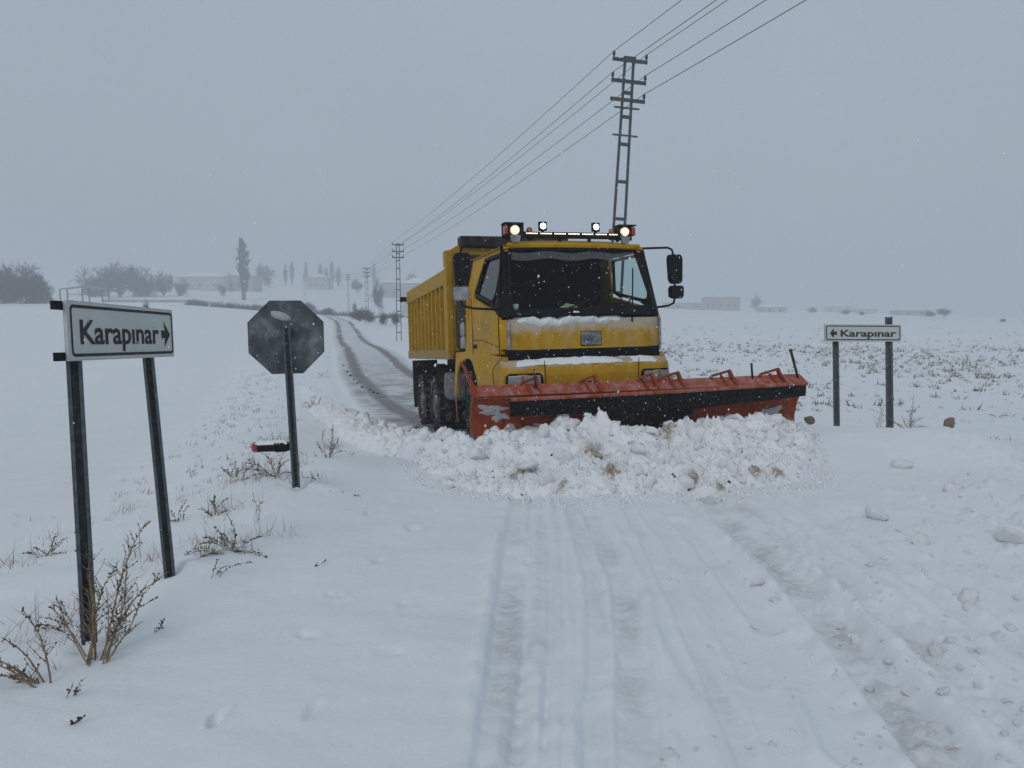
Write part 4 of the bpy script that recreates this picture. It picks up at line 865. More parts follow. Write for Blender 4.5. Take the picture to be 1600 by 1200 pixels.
nzv = fbm(wxx * 2.6, wyy * 2.6, 4) * .10 + .05 * np.maximum(noise(wxx * 7, wyy * 7), 0) + .04 * (1 - np.abs(noise(wxx * 3.1, wyy * 3.1)) * 2 - .5)
cr = np.clip(1 - (cs[None] / 1.0) ** 2, 0, 1) ** .8; endf = sst(0, .4, tt)[:, None] * sst(7, 6, tt)[:, None]
nzv = nzv + .20 * (np.abs(noise(wxx * 3.3, wyy * 3.3 + 2)) - .15) + .12 * (np.abs(noise(wxx * 7.5, wyy * 7.5 + 2)) - .15) + .06 * (np.abs(noise(wxx * 16, wyy * 16)) - .14)
wzz = H(wxx.ravel(), wyy.ravel(), False).reshape(wxx.shape) + (cr * whgt[:, None] + nzv * sst(1.12, .8, np.abs(cs))[None] * (whgt[:, None] * 4)) * endf - .03 * (np.abs(cs)[None] > 1.02) - .012
wme = fast_mesh('snow_windrow', np.stack([wxx.ravel(), wyy.ravel(), wzz.ravel()], 1), grid_faces(len(tt), len(cs)), M_pile)
wrow = put('snow_windrow', wme); tag(wrow, 'ridge of ploughed snow along the road edge left of the truck wheels', 'snow ridge')
r = random.Random(4)
for i in range(150):
    a = r.random() ** 1.5 * 6.6; j = min(int(a / 7 * 420), 419); c = r.gauss(.1, .45); k = int(np.clip((c + 1.15) / 2.3 * 43, 0, 43))
    s_ = (.03 + .07 * r.random() ** 2.5) * (1 if a < 3 else .8)
    put('snow_chunk', CH[i % 10], wrow, (wxx[j, k], wyy[j, k], wzz[j, k] + s_ * .3), (r.uniform(0, 6), r.uniform(0, 6), r.uniform(0, 6)), s_)
for (px, py, s_, sq) in ((705, 718, .16, (.35, .9, 1.2)), (690, 725, .11, (.6, .8, .9)), (722, 742, .10, (1, 1, .8)), (668, 700, .08, (1, 1, 1))):
    p = gp(px, py); put('snow_slab', CH[3], wrow, p + np.array((0, 0, s_ * .7)), (.2, .15, .4), tuple(s_ * q for q in sq))
M_soil = simple('dark_soil', (.05, .042, .035), .9, 0, .4, 12)
SOIL = [chunk_mesh(90 + i, M_soil, 1, .6) for i in range(2)]
for i, (px, py) in enumerate(((537, 572), (543, 582), (548, 588), (553, 594), (558, 600), (566, 606), (578, 610), (584, 614), (590, 616), (545, 576), (561, 597), (650, 672), (640, 690), (655, 676))):
    p = gp(px, py); put('soil_clod', SOIL[i % 2], wrow, p + np.array((0, 0, .03)), (0, 0, i), .05 + .05 * rnd.random())

# loose lumps on the road to the right
big = [((1408, 729), .13, 'white snow lump alone on the smooth drift below the right name board'), ((1370, 808), .12, 'snow lump with a shaded underside right of the plough heap'),
       ((1578, 840), .14, 'flat snow lump at the right edge of the picture'), ((1183, 914), .055, 'hollow snow lump between the wheel tracks ahead of the heap'),
       ((1515, 940), .08, 'snow lump over a dark gap among the crumbled snow'), ((1485, 768), .07, 'snow lump higher on the crumbled bank below the rock'),
       ((1437, 850), .08, 'wide snow lump beside the outer wheel track'), ((1465, 1022), .06, 'jagged snow lump in the crumbled snow near the bottom right')]
for i, ((px, py), s_, lb) in enumerate(big):
    p = gp(px, py); o = put('snow_lump', CH[(i * 3) % 10], None, p + np.array((0, 0, s_ * .3)), (.2 * i, .1, i * 1.1), (s_, s_ * .9, s_ * .75)); tag(o, lb, 'snow lump', 'snow lumps scattered on the road')
r = random.Random(12)
for i in range(150):
    while True:
        if i % 3: px, py = r.uniform(1330, 1600), r.uniform(690, 1190)
        else: px, py = r.uniform(1040, 1600), r.uniform(800, 1195)
        if py > 705 and not (px < 1470 and py < 760): break
    p = gp(px, py); s_ = (.012 + .040 * r.random() ** 2.4) * (1.25 if py < 900 else .8)
    o = put('snow_lump', SLAB[i % 4] if i % 2 else CH[i % 10], None, p + np.array((0, 0, s_ * .05)), (r.uniform(-.7, .7), r.uniform(-.7, .7), r.uniform(0, 6)), (s_ * 1.25, s_, s_ * (1.3 if i % 2 else .7)))
    tag(o, 'small crumbled snow lump on the trampled road right of the wheel tracks', 'snow lump', 'snow lumps scattered on the road')
N = 5200; cx_ = rs.uniform(-.5, 7.5, N); cy_ = rs.uniform(2.3, 11.0, N)
k = (cx_ > .32 * cy_ - .3 + .25 * rs.randn(N)) & (cx_ < .8 * cy_ + .6) & (fbm(cx_ * 1.3, cy_ * 1.3, 3) > -.25 + .0 * cx_) & (rs.rand(N) < 1 - np.exp(-((cx_ - 4.3) / 1.7) ** 4 - ((cy_ - 10.2) / 1.7) ** 4))
cx_, cy_ = cx_[k], cy_[k]
o = crumbs('snow_crumbs', np.stack([cx_, cy_, H(cx_, cy_) + .002], 1), .003 + .013 * rs.rand(len(cx_)) ** 2.5, M_clod, None); tag(o, 'fine snow crumbs strewn over the right side of the road', 'snow crumbs')
# stones
for (px, py, s_, sq, lb) in ((1265, 656, .09, (1, .8, .75), 'rounded brown stone in the snow just right of the plough blade'), (1484, 660, .12, (.75, .8, 1.0), 'pointed brown stone with snow on its right side beyond the drift')):
    wd = 11.7; p = at(px, py, wd); st = put('stone', chunk_mesh(int(px), M_rock, 3, 1, .3), None, p + np.array((0, 0, .0)), (.2, .5, .4), tuple(s_ * q for q in sq)); tag(st, lb, 'stone')
    put('snow_cap', chunk_mesh(int(px) + 5, M_cap, 2, .5, .2), st, (.45 if px > 1300 else .1, .05, .65 if px < 1300 else .35), (0, 0, .5), (.75, .75, .5))

# ------------------------------------------------------------------ signs
def text_mesh(body, height, mat, thick=.002, bold=.010, space=1.0):
    cu = bpy.data.curves.new('lettering', 'FONT'); cu.body = body; cu.size = 1.0; cu.offset = bold; cu.extrude = 0; cu.space_character = space; cu.resolution_u = 6
    o = bpy.data.objects.new('tmp', cu); COL.objects.link(o); dg = bpy.context.evaluated_depsgraph_get(); me = bpy.data.meshes.new_from_object(o.evaluated_get(dg))
    bpy.data.objects.remove(o, do_unlink=True); bpy.data.curves.remove(cu)
    co = np.empty(len(me.vertices) * 3); me.vertices.foreach_get('co', co); co = co.reshape(-1, 3)
    me.materials.clear(); me.materials.append(mat); me.name = 'lettering'
    return me, co.min(0), co.max(0)
def frame_obj(o, origin, ex, ey, ez):
    o.matrix_world = Matrix(((ex[0], ey[0], ez[0], origin[0]), (ex[1], ey[1], ez[1], origin[1]), (ex[2], ey[2], ez[2], origin[2]), (0, 0, 0, 1)))
def rounded(x0, y0, x1, y1, r_, n=5):
    P = []
    for cxx, cyy, a0 in ((x1 - r_, y1 - r_, 0), (x0 + r_, y1 - r_, 90), (x0 + r_, y0 + r_, 180), (x1 - r_, y0 + r_, 270)):
        for i in range(n + 1): a = math.radians(a0 + 90 * i / n); P.append((cxx + r_ * math.cos(a), cyy + r_ * math.sin(a)))
    return P
def name_board(root, L, Hh, arrow_right, origin, ex, ey, posts, rails, text_x, text_w, text_h, text_y, arrow):
    ez = np.cross(ex, ey); ez /= np.linalg.norm(ez)
    frame_obj(root, origin, ex, ey, ez)
    bd = build(MB().prism(rounded(0, 0, L, Hh, .012), lambda x, y: (x, y, -.02), lambda x, y: (x, y, 0)), 'board', M_edge, root, .003)
    build(MB().prism(rounded(.008, .008, L - .008, Hh - .008, .02), lambda x, y: (x, y, .0005), lambda x, y: (x, y, .0025)), 'face_sheet', M_white, root)
    o_, i_ = rounded(.022, .022, L - .022, Hh - .022, .03), rounded(.022 + .017, .022 + .017, L - .039, Hh - .039, .018); n = len(o_)
    build(MB().add([(x, y, .0045) for x, y in o_] + [(x, y, .0045) for x, y in i_], [(k, (k + 1) % n, n + (k + 1) % n, n + k) for k in range(n)]), 'border', M_ink, root)
    me, lo, hi = text_mesh('Karap\u0131nar', 1, M_ink, bold=.020 if arrow_right else .026)
    # scale on the cap height, place on the baseline
    kx = text_w / (hi[0] - lo[0]); kref = text_h / .73
    put('lettering', me, root, (text_x - lo[0] * kx, text_y, .0050), None, (kx, kref, 1))
    build(MB().add([(x, y, .0050) for x, y in arrow], [tuple(range(len(arrow)))]), 'arrow', M_ink, root)
    for (a, b) in rails: build(MB().span((a[0], a[1], -.055), (b[0], b[1], -.022)), 'rail', M_blk, root, .003)
    return bd
# near board: its edge runs away from the viewer
P00 = at(108.7, 564.5, 4.07); P01 = at(106.0, 468.5, 4.07); P10 = at(272.7, 557.0, 5.39)
ex = P10 - P00; Ln = float(np.linalg.norm(ex)); ex /= Ln; ey = P01 - P00; ey -= ex * (ey @ ex); Hn = float(np.linalg.norm(ey)); ey /= Hn
sg = empty('name_board'); tag(sg, 'large white name board with a right arrow on two steel posts beside the road', 'road sign')
cyy = Hn * .47; ax = Ln * .905
arr = [(ax - .075, cyy + .030), (ax - .02, cyy + .022), (ax - .035, cyy + .085), (ax + .060, cyy - .0), (ax - .035, cyy - .085), (ax - .02, cyy - .022), (ax - .075, cyy - .030)]
name_board(sg, Ln, Hn, True, P00, ex, ey, None, [((-.055, Hn - .052), (Ln * .95, Hn - .006)), ((-.055, .002), (Ln * .95, .048))], Ln * .085, Ln * .735, Hn * .42, Hn * .285, arr)
EZ = np.cross(ex, ey)
def c_post(parent, a, b, wd, name='post', holes=False):
    """rolled channel post from foot a to head b, open side towards the viewer"""
    a = np.array(a, float); b = np.array(b, float); d = (b - a); Lp = np.linalg.norm(d); d /= Lp
    v = a - np.array((0, 0, EYE)); v -= d * (v @ d); v /= np.linalg.norm(v); rt = np.cross(d, v); rt /= np.linalg.norm(rt)
    Rm = np.array([rt, v, d]).T; q = MB(); h = wd / 2; t = .006
    for cx0, cy0, sx, sy_ in ((0, .028, wd, t), (-h + t / 2, .0, t, .056), (h - t / 2, .0, t, .056), (-h * .72, -.028, h * .5, t), (h * .72, -.028, h * .5, t)):
        q.box(a + d * Lp / 2 + rt * cx0 + v * cy0, (sx, sy_, Lp), Rm)
    if holes:
        n = int(Lp / .034)
        for i in range(n): q.box(a + d * (i + .5) * .034 - rt * h * .66 - v * .0325, (.016, .003, .015), Rm)
    inv = parent.matrix_world.inverted(); q.v = [tuple(inv @ Vector(p)) for p in q.v]
    return build(q, name, M_galv, parent, .0015)
bpy.context.view_layer.update()
for (fx, fy, tx_, ty_, f0, wdp) in ((140, 1004, 121, 480, 4.20, .078), (266, 906, 233, 492, 5.20, .072)):
    c_post(sg, at(fx, fy, f0 + .015), at(tx_, ty_, f0 + .01) - EZ * .035, wdp)
# far board
F00 = at(1288.5, 533.5, 12.7); F01 = at(1288.5, 506.5, 12.7); F10 = at(1408.5, 533.8, 12.85)
ex = F10 - F00; Lf = float(np.linalg.norm(ex)); ex /= Lf; ey = F01 - F00; ey -= ex * (ey @ ex); Hf = float(np.linalg.norm(ey)); ey /= Hf
sg2 = empty('name_board'); tag(sg2, 'small white name board with a left arrow beyond the drift, right of the plough', 'road sign')
cyy = Hf * .48; ax = Lf * .115
arr = [(ax - .062, cyy), (ax - .008, cyy + .075), (ax + .008, cyy + .055), (ax + .0, cyy + .026), (ax + .065, cyy + .030), (ax + .05, cyy), (ax + .065, cyy - .030), (ax + .0, cyy - .026), (ax + .008, cyy - .055), (ax - .008, cyy - .075)]
name_board(sg2, Lf, Hf, False, F00, ex, ey, None, [], Lf * .205, Lf * .725, Hf * .40, Hf * .29, arr)
bpy.context.view_layer.update(); EZ2 = np.cross(ex, ey)
c_post(sg2, at(1307.5, 672, 12.75), at(1307.5, 520, 12.78) - EZ2 * .04, .10); c_post(sg2, at(1390.5, 680, 12.85), at(1390.8, 495, 12.86) - EZ2 * .04, .115)
# stop sign seen from behind
SW = 7.45; sc_c = at(447.5, 527, SW); stp = empty('stop_sign', sc_c); tag(stp, 'grey back of an octagonal stop sign on a perforated post', 'road sign')
nrm = np.array([sc_c[0] + .35, sc_c[1], 0]); nrm /= np.linalg.norm(nrm); exx = np.array([nrm[1], -nrm[0], 0]); eyy = np.array([.015, 0, 1.0]); eyy /= np.linalg.norm(eyy)
frame_obj(stp, sc_c, exx, eyy, np.cross(exx, eyy)); bpy.context.view_layer.update()
Ro = .352 / math.cos(math.pi / 8); octo = [(Ro * math.cos(math.radians(22.5 + 45 * i + 1.0)), Ro * math.sin(math.radians(22.5 + 45 * i + 1.0))) for i in range(8)]
build(MB().prism(octo, lambda x, y: (x, y, -.004), lambda x, y: (x, y, .004)), 'sign_plate', M_alu, stp, .002)
build(MB().prism([(x * .985, y * .985) for x, y in octo], lambda x, y: (x, y, -.0075), lambda x, y: (x, y, -.0045)), 'sign_face', M_redlens, stp)
def blob(rx, ry, th, seed):
    def f(u, v): a = u * 2 * math.pi; q = v * (1 + .05 * math.sin(2 * a + seed) + .03 * math.sin(5 * a)); return (rx * q * math.cos(a), ry * q * math.sin(a), th * math.sqrt(max(0, 1 - v * v)))
    return MB().grid(28, 7, f)
so = build(blob(.095, .042, .035, 1), 'snow_patch', snow_mat('grey_ice_patch', bscale=50, bstr=.9, base=(.42, .44, .46)), stp, smooth=True, loc=(-.05, .205, .004), rot=(0, 0, -.36))
for zz in (-.06, .10): build(MB().lathe([(0, .012), (.012, .010), (.014, 0)], (.0, zz, .045), (0, 0, 1), 8), 'bolt', M_grey, stp)
build(MB().tube([(x * .992, y * .992, .004) for x, y in octo + octo[:1]], .005, 5, False), 'rim', M_alu, stp)
c_post(stp, at(463, 762, SW - .03), at(447, 508, SW - .05), .075, 'post', True)
# fallen delineator
da, db = at(396, 699, 7.75), at(452, 697, 7.70); dax = db - da; dl_ = np.linalg.norm(dax); dax /= dl_
dn = empty('road_delineator', da); tag(dn, 'fallen black road marker tube with a red reflector end below the stop sign', 'road marker')
ey = np.cross((0, 0, 1.0), dax); ey /= np.linalg.norm(ey); frame_obj(dn, da, dax, ey, np.cross(dax, ey))
build(MB().lathe([(0, 0), (.046, 0), (.054, .012), (.054, .060)], (0, 0, 0), (1, 0, 0), 20), 'reflector', M_redlens, dn, smooth=True)
build(MB().lathe([(.054, .06), (.050, .062), (.050, .24), (.058, .24), (.058, .26), (.046, .26), (.046, .27), (.058, .27), (.058, .29), (.046, .29), (.046, .30), (.058, .30), (.058, .33), (.03, dl_ + .05)], (0, 0, 0), (1, 0, 0), 20), 'tube', M_blk, dn)
build(MB().grid(16, 6, lambda u, v: (.012 + u * (dl_ - .02), .044 * math.cos(math.pi * v), .026 + (.040 + .010 * nz(u * 4, 2.0, 2)) * math.sin(math.pi * v) * min(1, u * 9, (1 - u) * 9 + .3))), 'snow_cap', M_cap, dn, smooth=True)
#PART4
# ------------------------------------------------------------------ lattice power poles and their wires
def pole(h, label, full=True):
    root = empty('power_pole'); tag(root, label, 'power pole', 'steel power poles along the road')
    wb, wt, lt = .52, .30, .072
    if not full: lt = .075
    for s in (-1, 1): build(MB().bar((s * wb / 2, 0, -.4), (s * wt / 2, 0, h), lt, lt * 1.3, (0, 1, 0)), 'leg', M_pole, root)
    n = 9; zs = [h * q for q in (.09, .20, .31, .42, .53, .64, .75, .83, .90)]
    for z in zs:
        k = (wb + (wt - wb) * z / h) / 2; build(MB().span((-k, -.05, z - .05), (k, .05, z + .05)), 'rung', M_pole, root)
    for z in (h * .775, h * .855) if full else (): build(MB().span((-.45, -.06, z - .03), (.45, -.03, z + .03)), 'step_bar', M_pole, root)
    for j, z in enumerate((h - .10, h - .80, h - 1.42)):
        ca = build(MB().span((-.62, -.11, z - .06), (.62, -.06, z + .06)), 'crossarm', M_pole, root)
        for s in (-1, 1):
            if full and j == 2 and s < 0: continue
            build(MB().lathe([(0, .20), (.03, .19), (.05, .15), (.03, .12), (.06, .09), (.04, .05), (.02, .0), (.02, -.06)], (s * .58, -.085, z + .07), (0, 0, 1), 8), 'insulator', M_ins, ca)
    build(MB().span((-.20, -.06, h - .02), (.22, .06, h + .05)), 'head_plate', M_pole, root)
    return root
LINE = np.array((-.308, .951)); LANG = math.atan2(.308, .951)
def wires_at(p, h, R):
    pts = [(-.58, h - .10), (.58, h - .10), (-.58, h - .80), (.58, h - .80), (.58, h - 1.42)]
    return [np.array(p) + R @ np.array((x, -.085, z + .26)) for x, z in pts]
HEADS = []
specs = [(960, 27.0, 85, 'nearest tall lattice power pole rising behind the truck cab'), (623, 82, 383, 'lattice power pole standing left of the tipper rear corner'), (574, 138, 420, 'slimmer lattice power pole in front of the roadside bush'), (545, 215, 430, 'thin distant power pole left of the roadside bush'),
         (476.5, 330, 430, 'faint power pole above the stop sign'), (361, 370, 427, 'faintest power pole beside the tall poplar')]
for i, (px, Y, ytop, lb) in enumerate(specs):
    X = (px - 800) / 1202 * Y * (math.cos(TH)); z = Hz(X, Y); ptop = at(px, ytop, Y / math.cos(TH) * 1.0); h = ptop[2] - z if i else ptop[2] - z - .40
    o = pole(h, lb, i == 0); lean = -.0 if i else .052
    Rm = Matrix.Rotation(LANG * .6, 4, 'Z') @ Matrix.Rotation(lean, 4, 'Y'); M4 = Matrix.Translation((X - (lean * h * .42), Y, z)) @ Rm
    if i == 0: M4 = Matrix.Translation((X - .16, Y, z)) @ Rm
    o.matrix_world = M4; HEADS.append(wires_at((M4.translation.x, Y, z), h, np.array(Rm.to_3x3())))
h0 = [p + np.array((.308 / .951 * 56, -56, .9)) for p in HEADS[0]]
chain = [h0] + HEADS[:5]
for k in range(5):
    pts = []; nseg = 24
    for a, b in zip(chain[:-1], chain[1:]):
        A_, B_ = a[k], b[k]; sag = .0055 * np.linalg.norm(B_ - A_)
        for j in range(nseg): t = j / nseg; p = A_ + (B_ - A_) * t; p = p - np.array((0, 0, 4 * sag * t * (1 - t))); pts.append(p)
    pts.append(chain[-1][k])
    lb = ('uppermost left power cable strung from pole to pole', 'uppermost right power cable strung from pole to pole', 'middle left power cable strung from pole to pole', 'middle right power cable strung from pole to pole', 'lowest power cable, carried on the right arm end only')[k]
    tag(build(MB().tube(pts, .0125, 4, False), 'power_cable', M_wire, smooth=True), lb, 'cable', 'power cables along the road')

# ------------------------------------------------------------------ bare trees and bushes
def grow(seed, h, spread, levels, kids, upright=.35, r0=.035, trunk_f=.25, ratio=.68, twig_n=3, droop=0.0):
    r = random.Random(seed); tr, cr = MB(), MB()
    def rec(p, d, L, rad, lv):
        steps = 3 if lv < 2 else 2; pts = [p]; q = p.copy(); dd = d.copy()
        for i in range(steps):
            dd = dd + np.array((r.gauss(0, .12), r.gauss(0, .12), r.gauss(0, .08) + .06 * upright - droop * lv * .05)); dd /= np.linalg.norm(dd); q = q + dd * L / steps; pts.append(q.copy())
        tgt = tr if lv <= 1 else cr
        tgt.tube(pts, [rad * (1 - .45 * i / steps) for i in range(steps + 1)], 6 if lv == 0 else 4 if lv == 1 else 3, False) if True else None
        if lv >= levels: return
        n = kids[min(lv, len(kids) - 1)]
        for i in range(n):
            t = r.uniform(trunk_f if lv == 0 else .25, 1.0); k = min(int(t * steps), steps - 1); f = t * steps - k
            o = pts[k] * (1 - f) + pts[k + 1] * f; a = r.uniform(0, 6.283); ax1 = np.cross(dd, (0.3, .2, 1.0)); ax1 /= (np.linalg.norm(ax1) + 1e-6); ax2 = np.cross(dd, ax1)
            tilt = r.uniform(.45, 1.0) * spread; nd = dd * math.cos(tilt) + (ax1 * math.cos(a) + ax2 * math.sin(a)) * math.sin(tilt); nd[2] += upright * .5; nd /= np.linalg.norm(nd)
            rec(o, nd, L * ratio * r.uniform(.7, 1.15), max(rad * .55, .0028), lv + 1)
    rec(np.zeros(3), np.array((r.uniform(-.04, .04), r.uniform(-.04, .04), 1.0)), h * .5, h * r0, 0)
    return tr.mesh('trunk', M_bark), cr.mesh('crown', M_bark)
V_round = [grow(s, 1.0, 1.05, 4, (11, 8, 7, 5), .22, .020, .12, .66) for s in (1, 2, 3)]
def grow_poplar(seed):
    r = random.Random(seed); tr, cr = MB(), MB(); tr.tube([(0, 0, 0), (.004, 0, .4), (0, .004, .75), (0, 0, 1.0)], [.016, .012, .007, .002], 6, False)
    for i in range(95):
        z = .10 + .84 * r.random() ** 1.0; a = r.uniform(0, 6.283); L = .24 * (math.sin(min(1, (z + .03) * 1.25) * 1.57) ** .8) * max(.25, 1.15 - z) * r.uniform(.7, 1.2)
        d = np.array((math.cos(a) * .34, math.sin(a) * .34, 1.0)); d /= np.linalg.norm(d); p = np.array((0, 0, z)); q = [p, p + d * L * .5 + np.array((math.cos(a), math.sin(a), 0)) * .012, p + d * L]
        cr.tube(q, [.005, .004, .0025], 3, False)
        for j in range(9):
            t = r.uniform(.2, 1); o = p + d * L * t; b = r.uniform(0, 6.283); d2 = np.array((math.cos(b) * .45, math.sin(b) * .45, 1.0)); d2 /= np.linalg.norm(d2); cr.tube([o, o + d2 * L * .45], [.003, .002], 3, False)
    return tr.mesh('trunk', M_bark), cr.mesh('crown', M_bark)
V_poplar = [grow_poplar(s) for s in (11, 12)]
V_bush = [grow(s, 1.0, 1.2, 3, (22, 11, 8), .30, .02, .02, .78) for s in (21, 22)]
def fix_h(var):   # real height of a unit variant
    z = [v.co.z for v in var[1].vertices]; x = [abs(v.co.x) for v in var[1].vertices]; return max(z), np.percentile(x, 97) * 2
VH = {}
for nm, vs_ in (('r', V_round), ('p', V_poplar), ('b', V_bush)):
    for i, v in enumerate(vs_): VH[nm, i] = fix_h(v)
def FY(Y): return Y if Y <= 155 else 155 + (Y - 155) * 1.62 + 20
def tree(nm, kind, i, px, Y, top_y, width_px, label, group=None, cat=None, sink=.1, rot=None):
    Y = FY(Y); lowc = group in (G1, G2) if group else False
    X = (px - 800) / 1202 * Y; z = Hz(X, Y, False); zt = EYE + (500 - top_y) / 1202 * Y; hh, wd = VH[kind, i]
    sink = (zt - z) * .30 if lowc else sink
    sz = max(.6, (zt - z + sink)) / hh; sx = width_px / 1202 * Y / wd
    o = empty(nm, (X, Y, z - sink)); o.scale = (sx, sx, sz); o.rotation_euler = (0, 0, rot if rot is not None else (px * .37) % 6.28)
    v = {'r': V_round, 'p': V_poplar, 'b': V_bush}[kind][i]
    put('trunk', v[0], o); put('crown', v[1], o); return tag(o, label, cat or ('bush' if kind == 'b' else 'tree'), group)
G1 = 'bare trees at the left end of the field'; G2 = 'bare trees behind the roadside shelter'; G3 = 'thin poplars in the far haze'
for a in (('r', 0, 12, 168, 405, 52, 'dark bare tree cut by the left picture edge'), ('r', 1, 44, 172, 407, 54, 'dense dark bare tree just right of the one at the picture edge'), ('r', 2, 66, 176, 436, 34, 'low bare tree at the right foot of the dark pair')): tree('bare_tree', *a, G1)
tree('bare_tree', 'r', 1, 24, 180, 412, 50, 'bare tree filling in behind the dark pair at the picture edge', G1)
tree('bare_tree', 'r', 2, 2, 172, 412, 50, 'bare tree mostly cut off by the left picture edge', G1); tree('bare_tree', 'r', 0, 54, 180, 416, 46, 'bare tree thickening the right half of the dark clump', G1)
for a in (('r', 2, 156, 235, 414, 38, 'bare tree at the left of the clump behind the shelter'), ('r', 0, 190, 232, 403, 52, 'tallest bare tree of the clump behind the shelter'), ('r', 1, 214, 240, 412, 36, 'bare tree at the right shoulder of the tallest one behind the shelter'),
          ('r', 2, 238, 245, 414, 30, 'bare tree above the name board middle'), ('r', 0, 258, 250, 420, 30, 'smaller bare tree above the name board right end'), ('r', 1, 172, 245, 412, 40, 'bare tree between the two tallest behind the shelter'), ('r', 2, 282, 255, 432, 24, 'last low bare tree of the clump by the long house')): tree('bare_tree', *a, G2)
tree('poplar_tree', 'p', 0, 383.5, 255, 373, 17, 'tall lone poplar standing above the stop sign')
for i, (px, yt, wd) in enumerate(((459, 409, 6), (449, 414, 6), (481, 409, 5), (503, 412, 6), (521, 409, 7), (531, 418, 8), (586, 412, 6), (512, 418, 6))):
    tree('poplar_tree', 'p', i % 2, px, 385 + 5 * i, yt, wd, ('thin faint poplar in the far haze above the road', 'faint poplar beside the far power pole', 'faint poplar over the far white roof', 'faint poplar left of the tallest far one', 'tallest of the far poplars over the road bend', 'broad last poplar of the far row', 'lone faint poplar left of the lattice pole', 'short faint poplar within the far row')[i], G3)
for (k, i, px, Y, yt, wd, lb) in (('r', 0, 411, 330, 408, 20, 'hazy bare tree right of the tall poplar'), ('r', 1, 424, 335, 418, 22, 'lower hazy bare tree beside the house behind the poplar'), ('r', 2, 594, 215, 430, 20, 'round bare tree left of the far lattice pole'), ('r', 0, 560, 300, 434, 16, 'small hazy tree over the road bend'), ('r', 1, 645, 330, 424, 18, 'hazy tree beyond the white hipped roof'),
                                 ('r', 2, 1178, 330, 459, 17, 'round hazy tree between the two far houses on the right'), ('r', 0, 1473, 235, 479, 17, 'lone bare tree far right beyond the stubble'), ('r', 1, 348, 262, 443, 14, 'small tree at the foot of the far house')):
    tree('bare_tree', k, i, px, Y, yt, wd, lb)
for (i, px, Y, yt, wd, lb) in ((0, 563, 152, 478, 34, 'grey bush behind the slim lattice pole'), (1, 576, 150, 483, 22, 'right half of the grey bush by the pole'), (1, 600, 142, 482, 17, 'upright bush left of the tall lattice pole'), (0, 618, 140, 484, 14, 'small bush at the foot of the lattice pole'), (0, 486, 190, 469, 18, 'rounded bush beside the road bend'), (1, 466, 195, 466, 12, 'small bush hidden behind the stop sign top'), (0, 511, 188, 479, 20, 'low bush at the road bend'), (1, 556, 215, 468, 10, 'small dark bush in the white field past the bend'),
                             (0, 1320, 260, 483, 16, 'low hazy bush left of the far name board'), (1, 1344, 255, 485, 12, 'small hazy bush above the far name board'), (0, 1452, 250, 484, 16, 'bush beside the lone tree far right'), (1, 1563, 200, 496, 12, 'dark low bush near the right picture edge'), (1, 1268, 290, 478, 18, 'hazy bush right of the low white house')):
    tree('bush', 'b', i, px, Y, yt, wd, lb, 'bushes in the far fields')
# sapling in the left field, sparse stalks in the right field
tree('sapling', 'b', 1, 233, 105, 462, 16, 'small bare sapling alone in the left field above the name board', cat='sapling')

# ------------------------------------------------------------------ far buildings, shelter, wall
def house(x0, x1, Y, y_eave, y_ridge, label, dep=9.0, roof='hip', wall=M_wall, nwin=3, y_base=None, cat='house'):
    Y = FY(Y); dep *= Y / 280
    X0, X1 = (x0 - 800) / 1202 * Y, (x1 - 800) / 1202 * Y; xm = (X0 + X1) / 2; z0 = min(Hz(X0, Y, False), Hz(X1, Y, False)) - .5
    ze = EYE + (500 - y_eave) / 1202 * Y; zr = EYE + (500 - y_ridge) / 1202 * Y; w2 = (X1 - X0) / 2; h = max(2.4, ze - z0); ze = z0 + h
    o = empty('house', (xm, Y, z0)); tag(o, label, cat, 'far houses of the village')
    wl = build(MB().span((-w2, 0, 0), (w2, dep, h)), 'wall', wall, o)
    e = .45; rh = max(.25, zr - ze)
    if roof == 'hip':
        k = min(w2, dep / 2) * .9; V = [(-w2 - e, -e, h), (w2 + e, -e, h), (w2 + e, dep + e, h), (-w2 - e, dep + e, h), (-w2 + k, dep / 2, h + rh), (w2 - k, dep / 2, h + rh)]
        F = [(0, 1, 5, 4), (1, 2, 5), (2, 3, 4, 5), (3, 0, 4), (0, 3, 2, 1)]
        build(MB().add(V, F), 'roof', M_cap, o)
    else: build(MB().span((-w2 - .2, -.2, h), (w2 + .2, dep + .2, h + .25)), 'roof', M_cap, o)
    for i in range(nwin):
        x = -w2 + (i + .7) * 2 * w2 / (nwin + .4); wn = build(MB().span((x - .5, -.05, h * .38), (x + .5, -.004, h * .38 + 1.1)), 'window', M_win, o)
    return o
house(278, 353, 285, 433, 426, 'long low house under a snowy roof behind the bare trees', 10)
house(354, 399, 290, 431, 427, 'grey house behind the tall poplar', 10, 'hip', M_wall2)
house(480, 514, 330, 434, 428, 'hazy house with a white roof below the thin poplars', 9)
house(628, 668, 225, 443, 434, 'pale hipped-roof house just left of the tipper body', 9)
house(597, 625, 300, 442, 437, 'hazy low house beyond the lattice pole', 8, 'hip', M_wall2, 2)
b1 = house(1106, 1155, 300, 464, 463, 'two-storey flat-topped house on the right skyline', 11, 'flat', M_wall2, 4)
z_ = b1.location.z; hb1 = EYE + (500 - 464) / 1202 * 300 - z_
ar = MB().prism([(5.2 * math.cos(a), 1.6 * math.sin(a)) for a in np.linspace(0, math.pi, 9)], lambda x, z: (x * .7, 2, z + hb1 + .2), lambda x, z: (x * .7, 8, z + hb1 + .2)); build(ar, 'roof_vault', M_cap, b1)
house(1040, 1105, 300, 473, 470, 'low long outbuilding between the truck mirror and the skyline house', 8, 'flat', M_wall2, 2, cat='outbuilding')
house(1190, 1228, 280, 480, 476, 'low white-roofed house right of the round hazy tree', 8, 'hip', M_wall, 2)
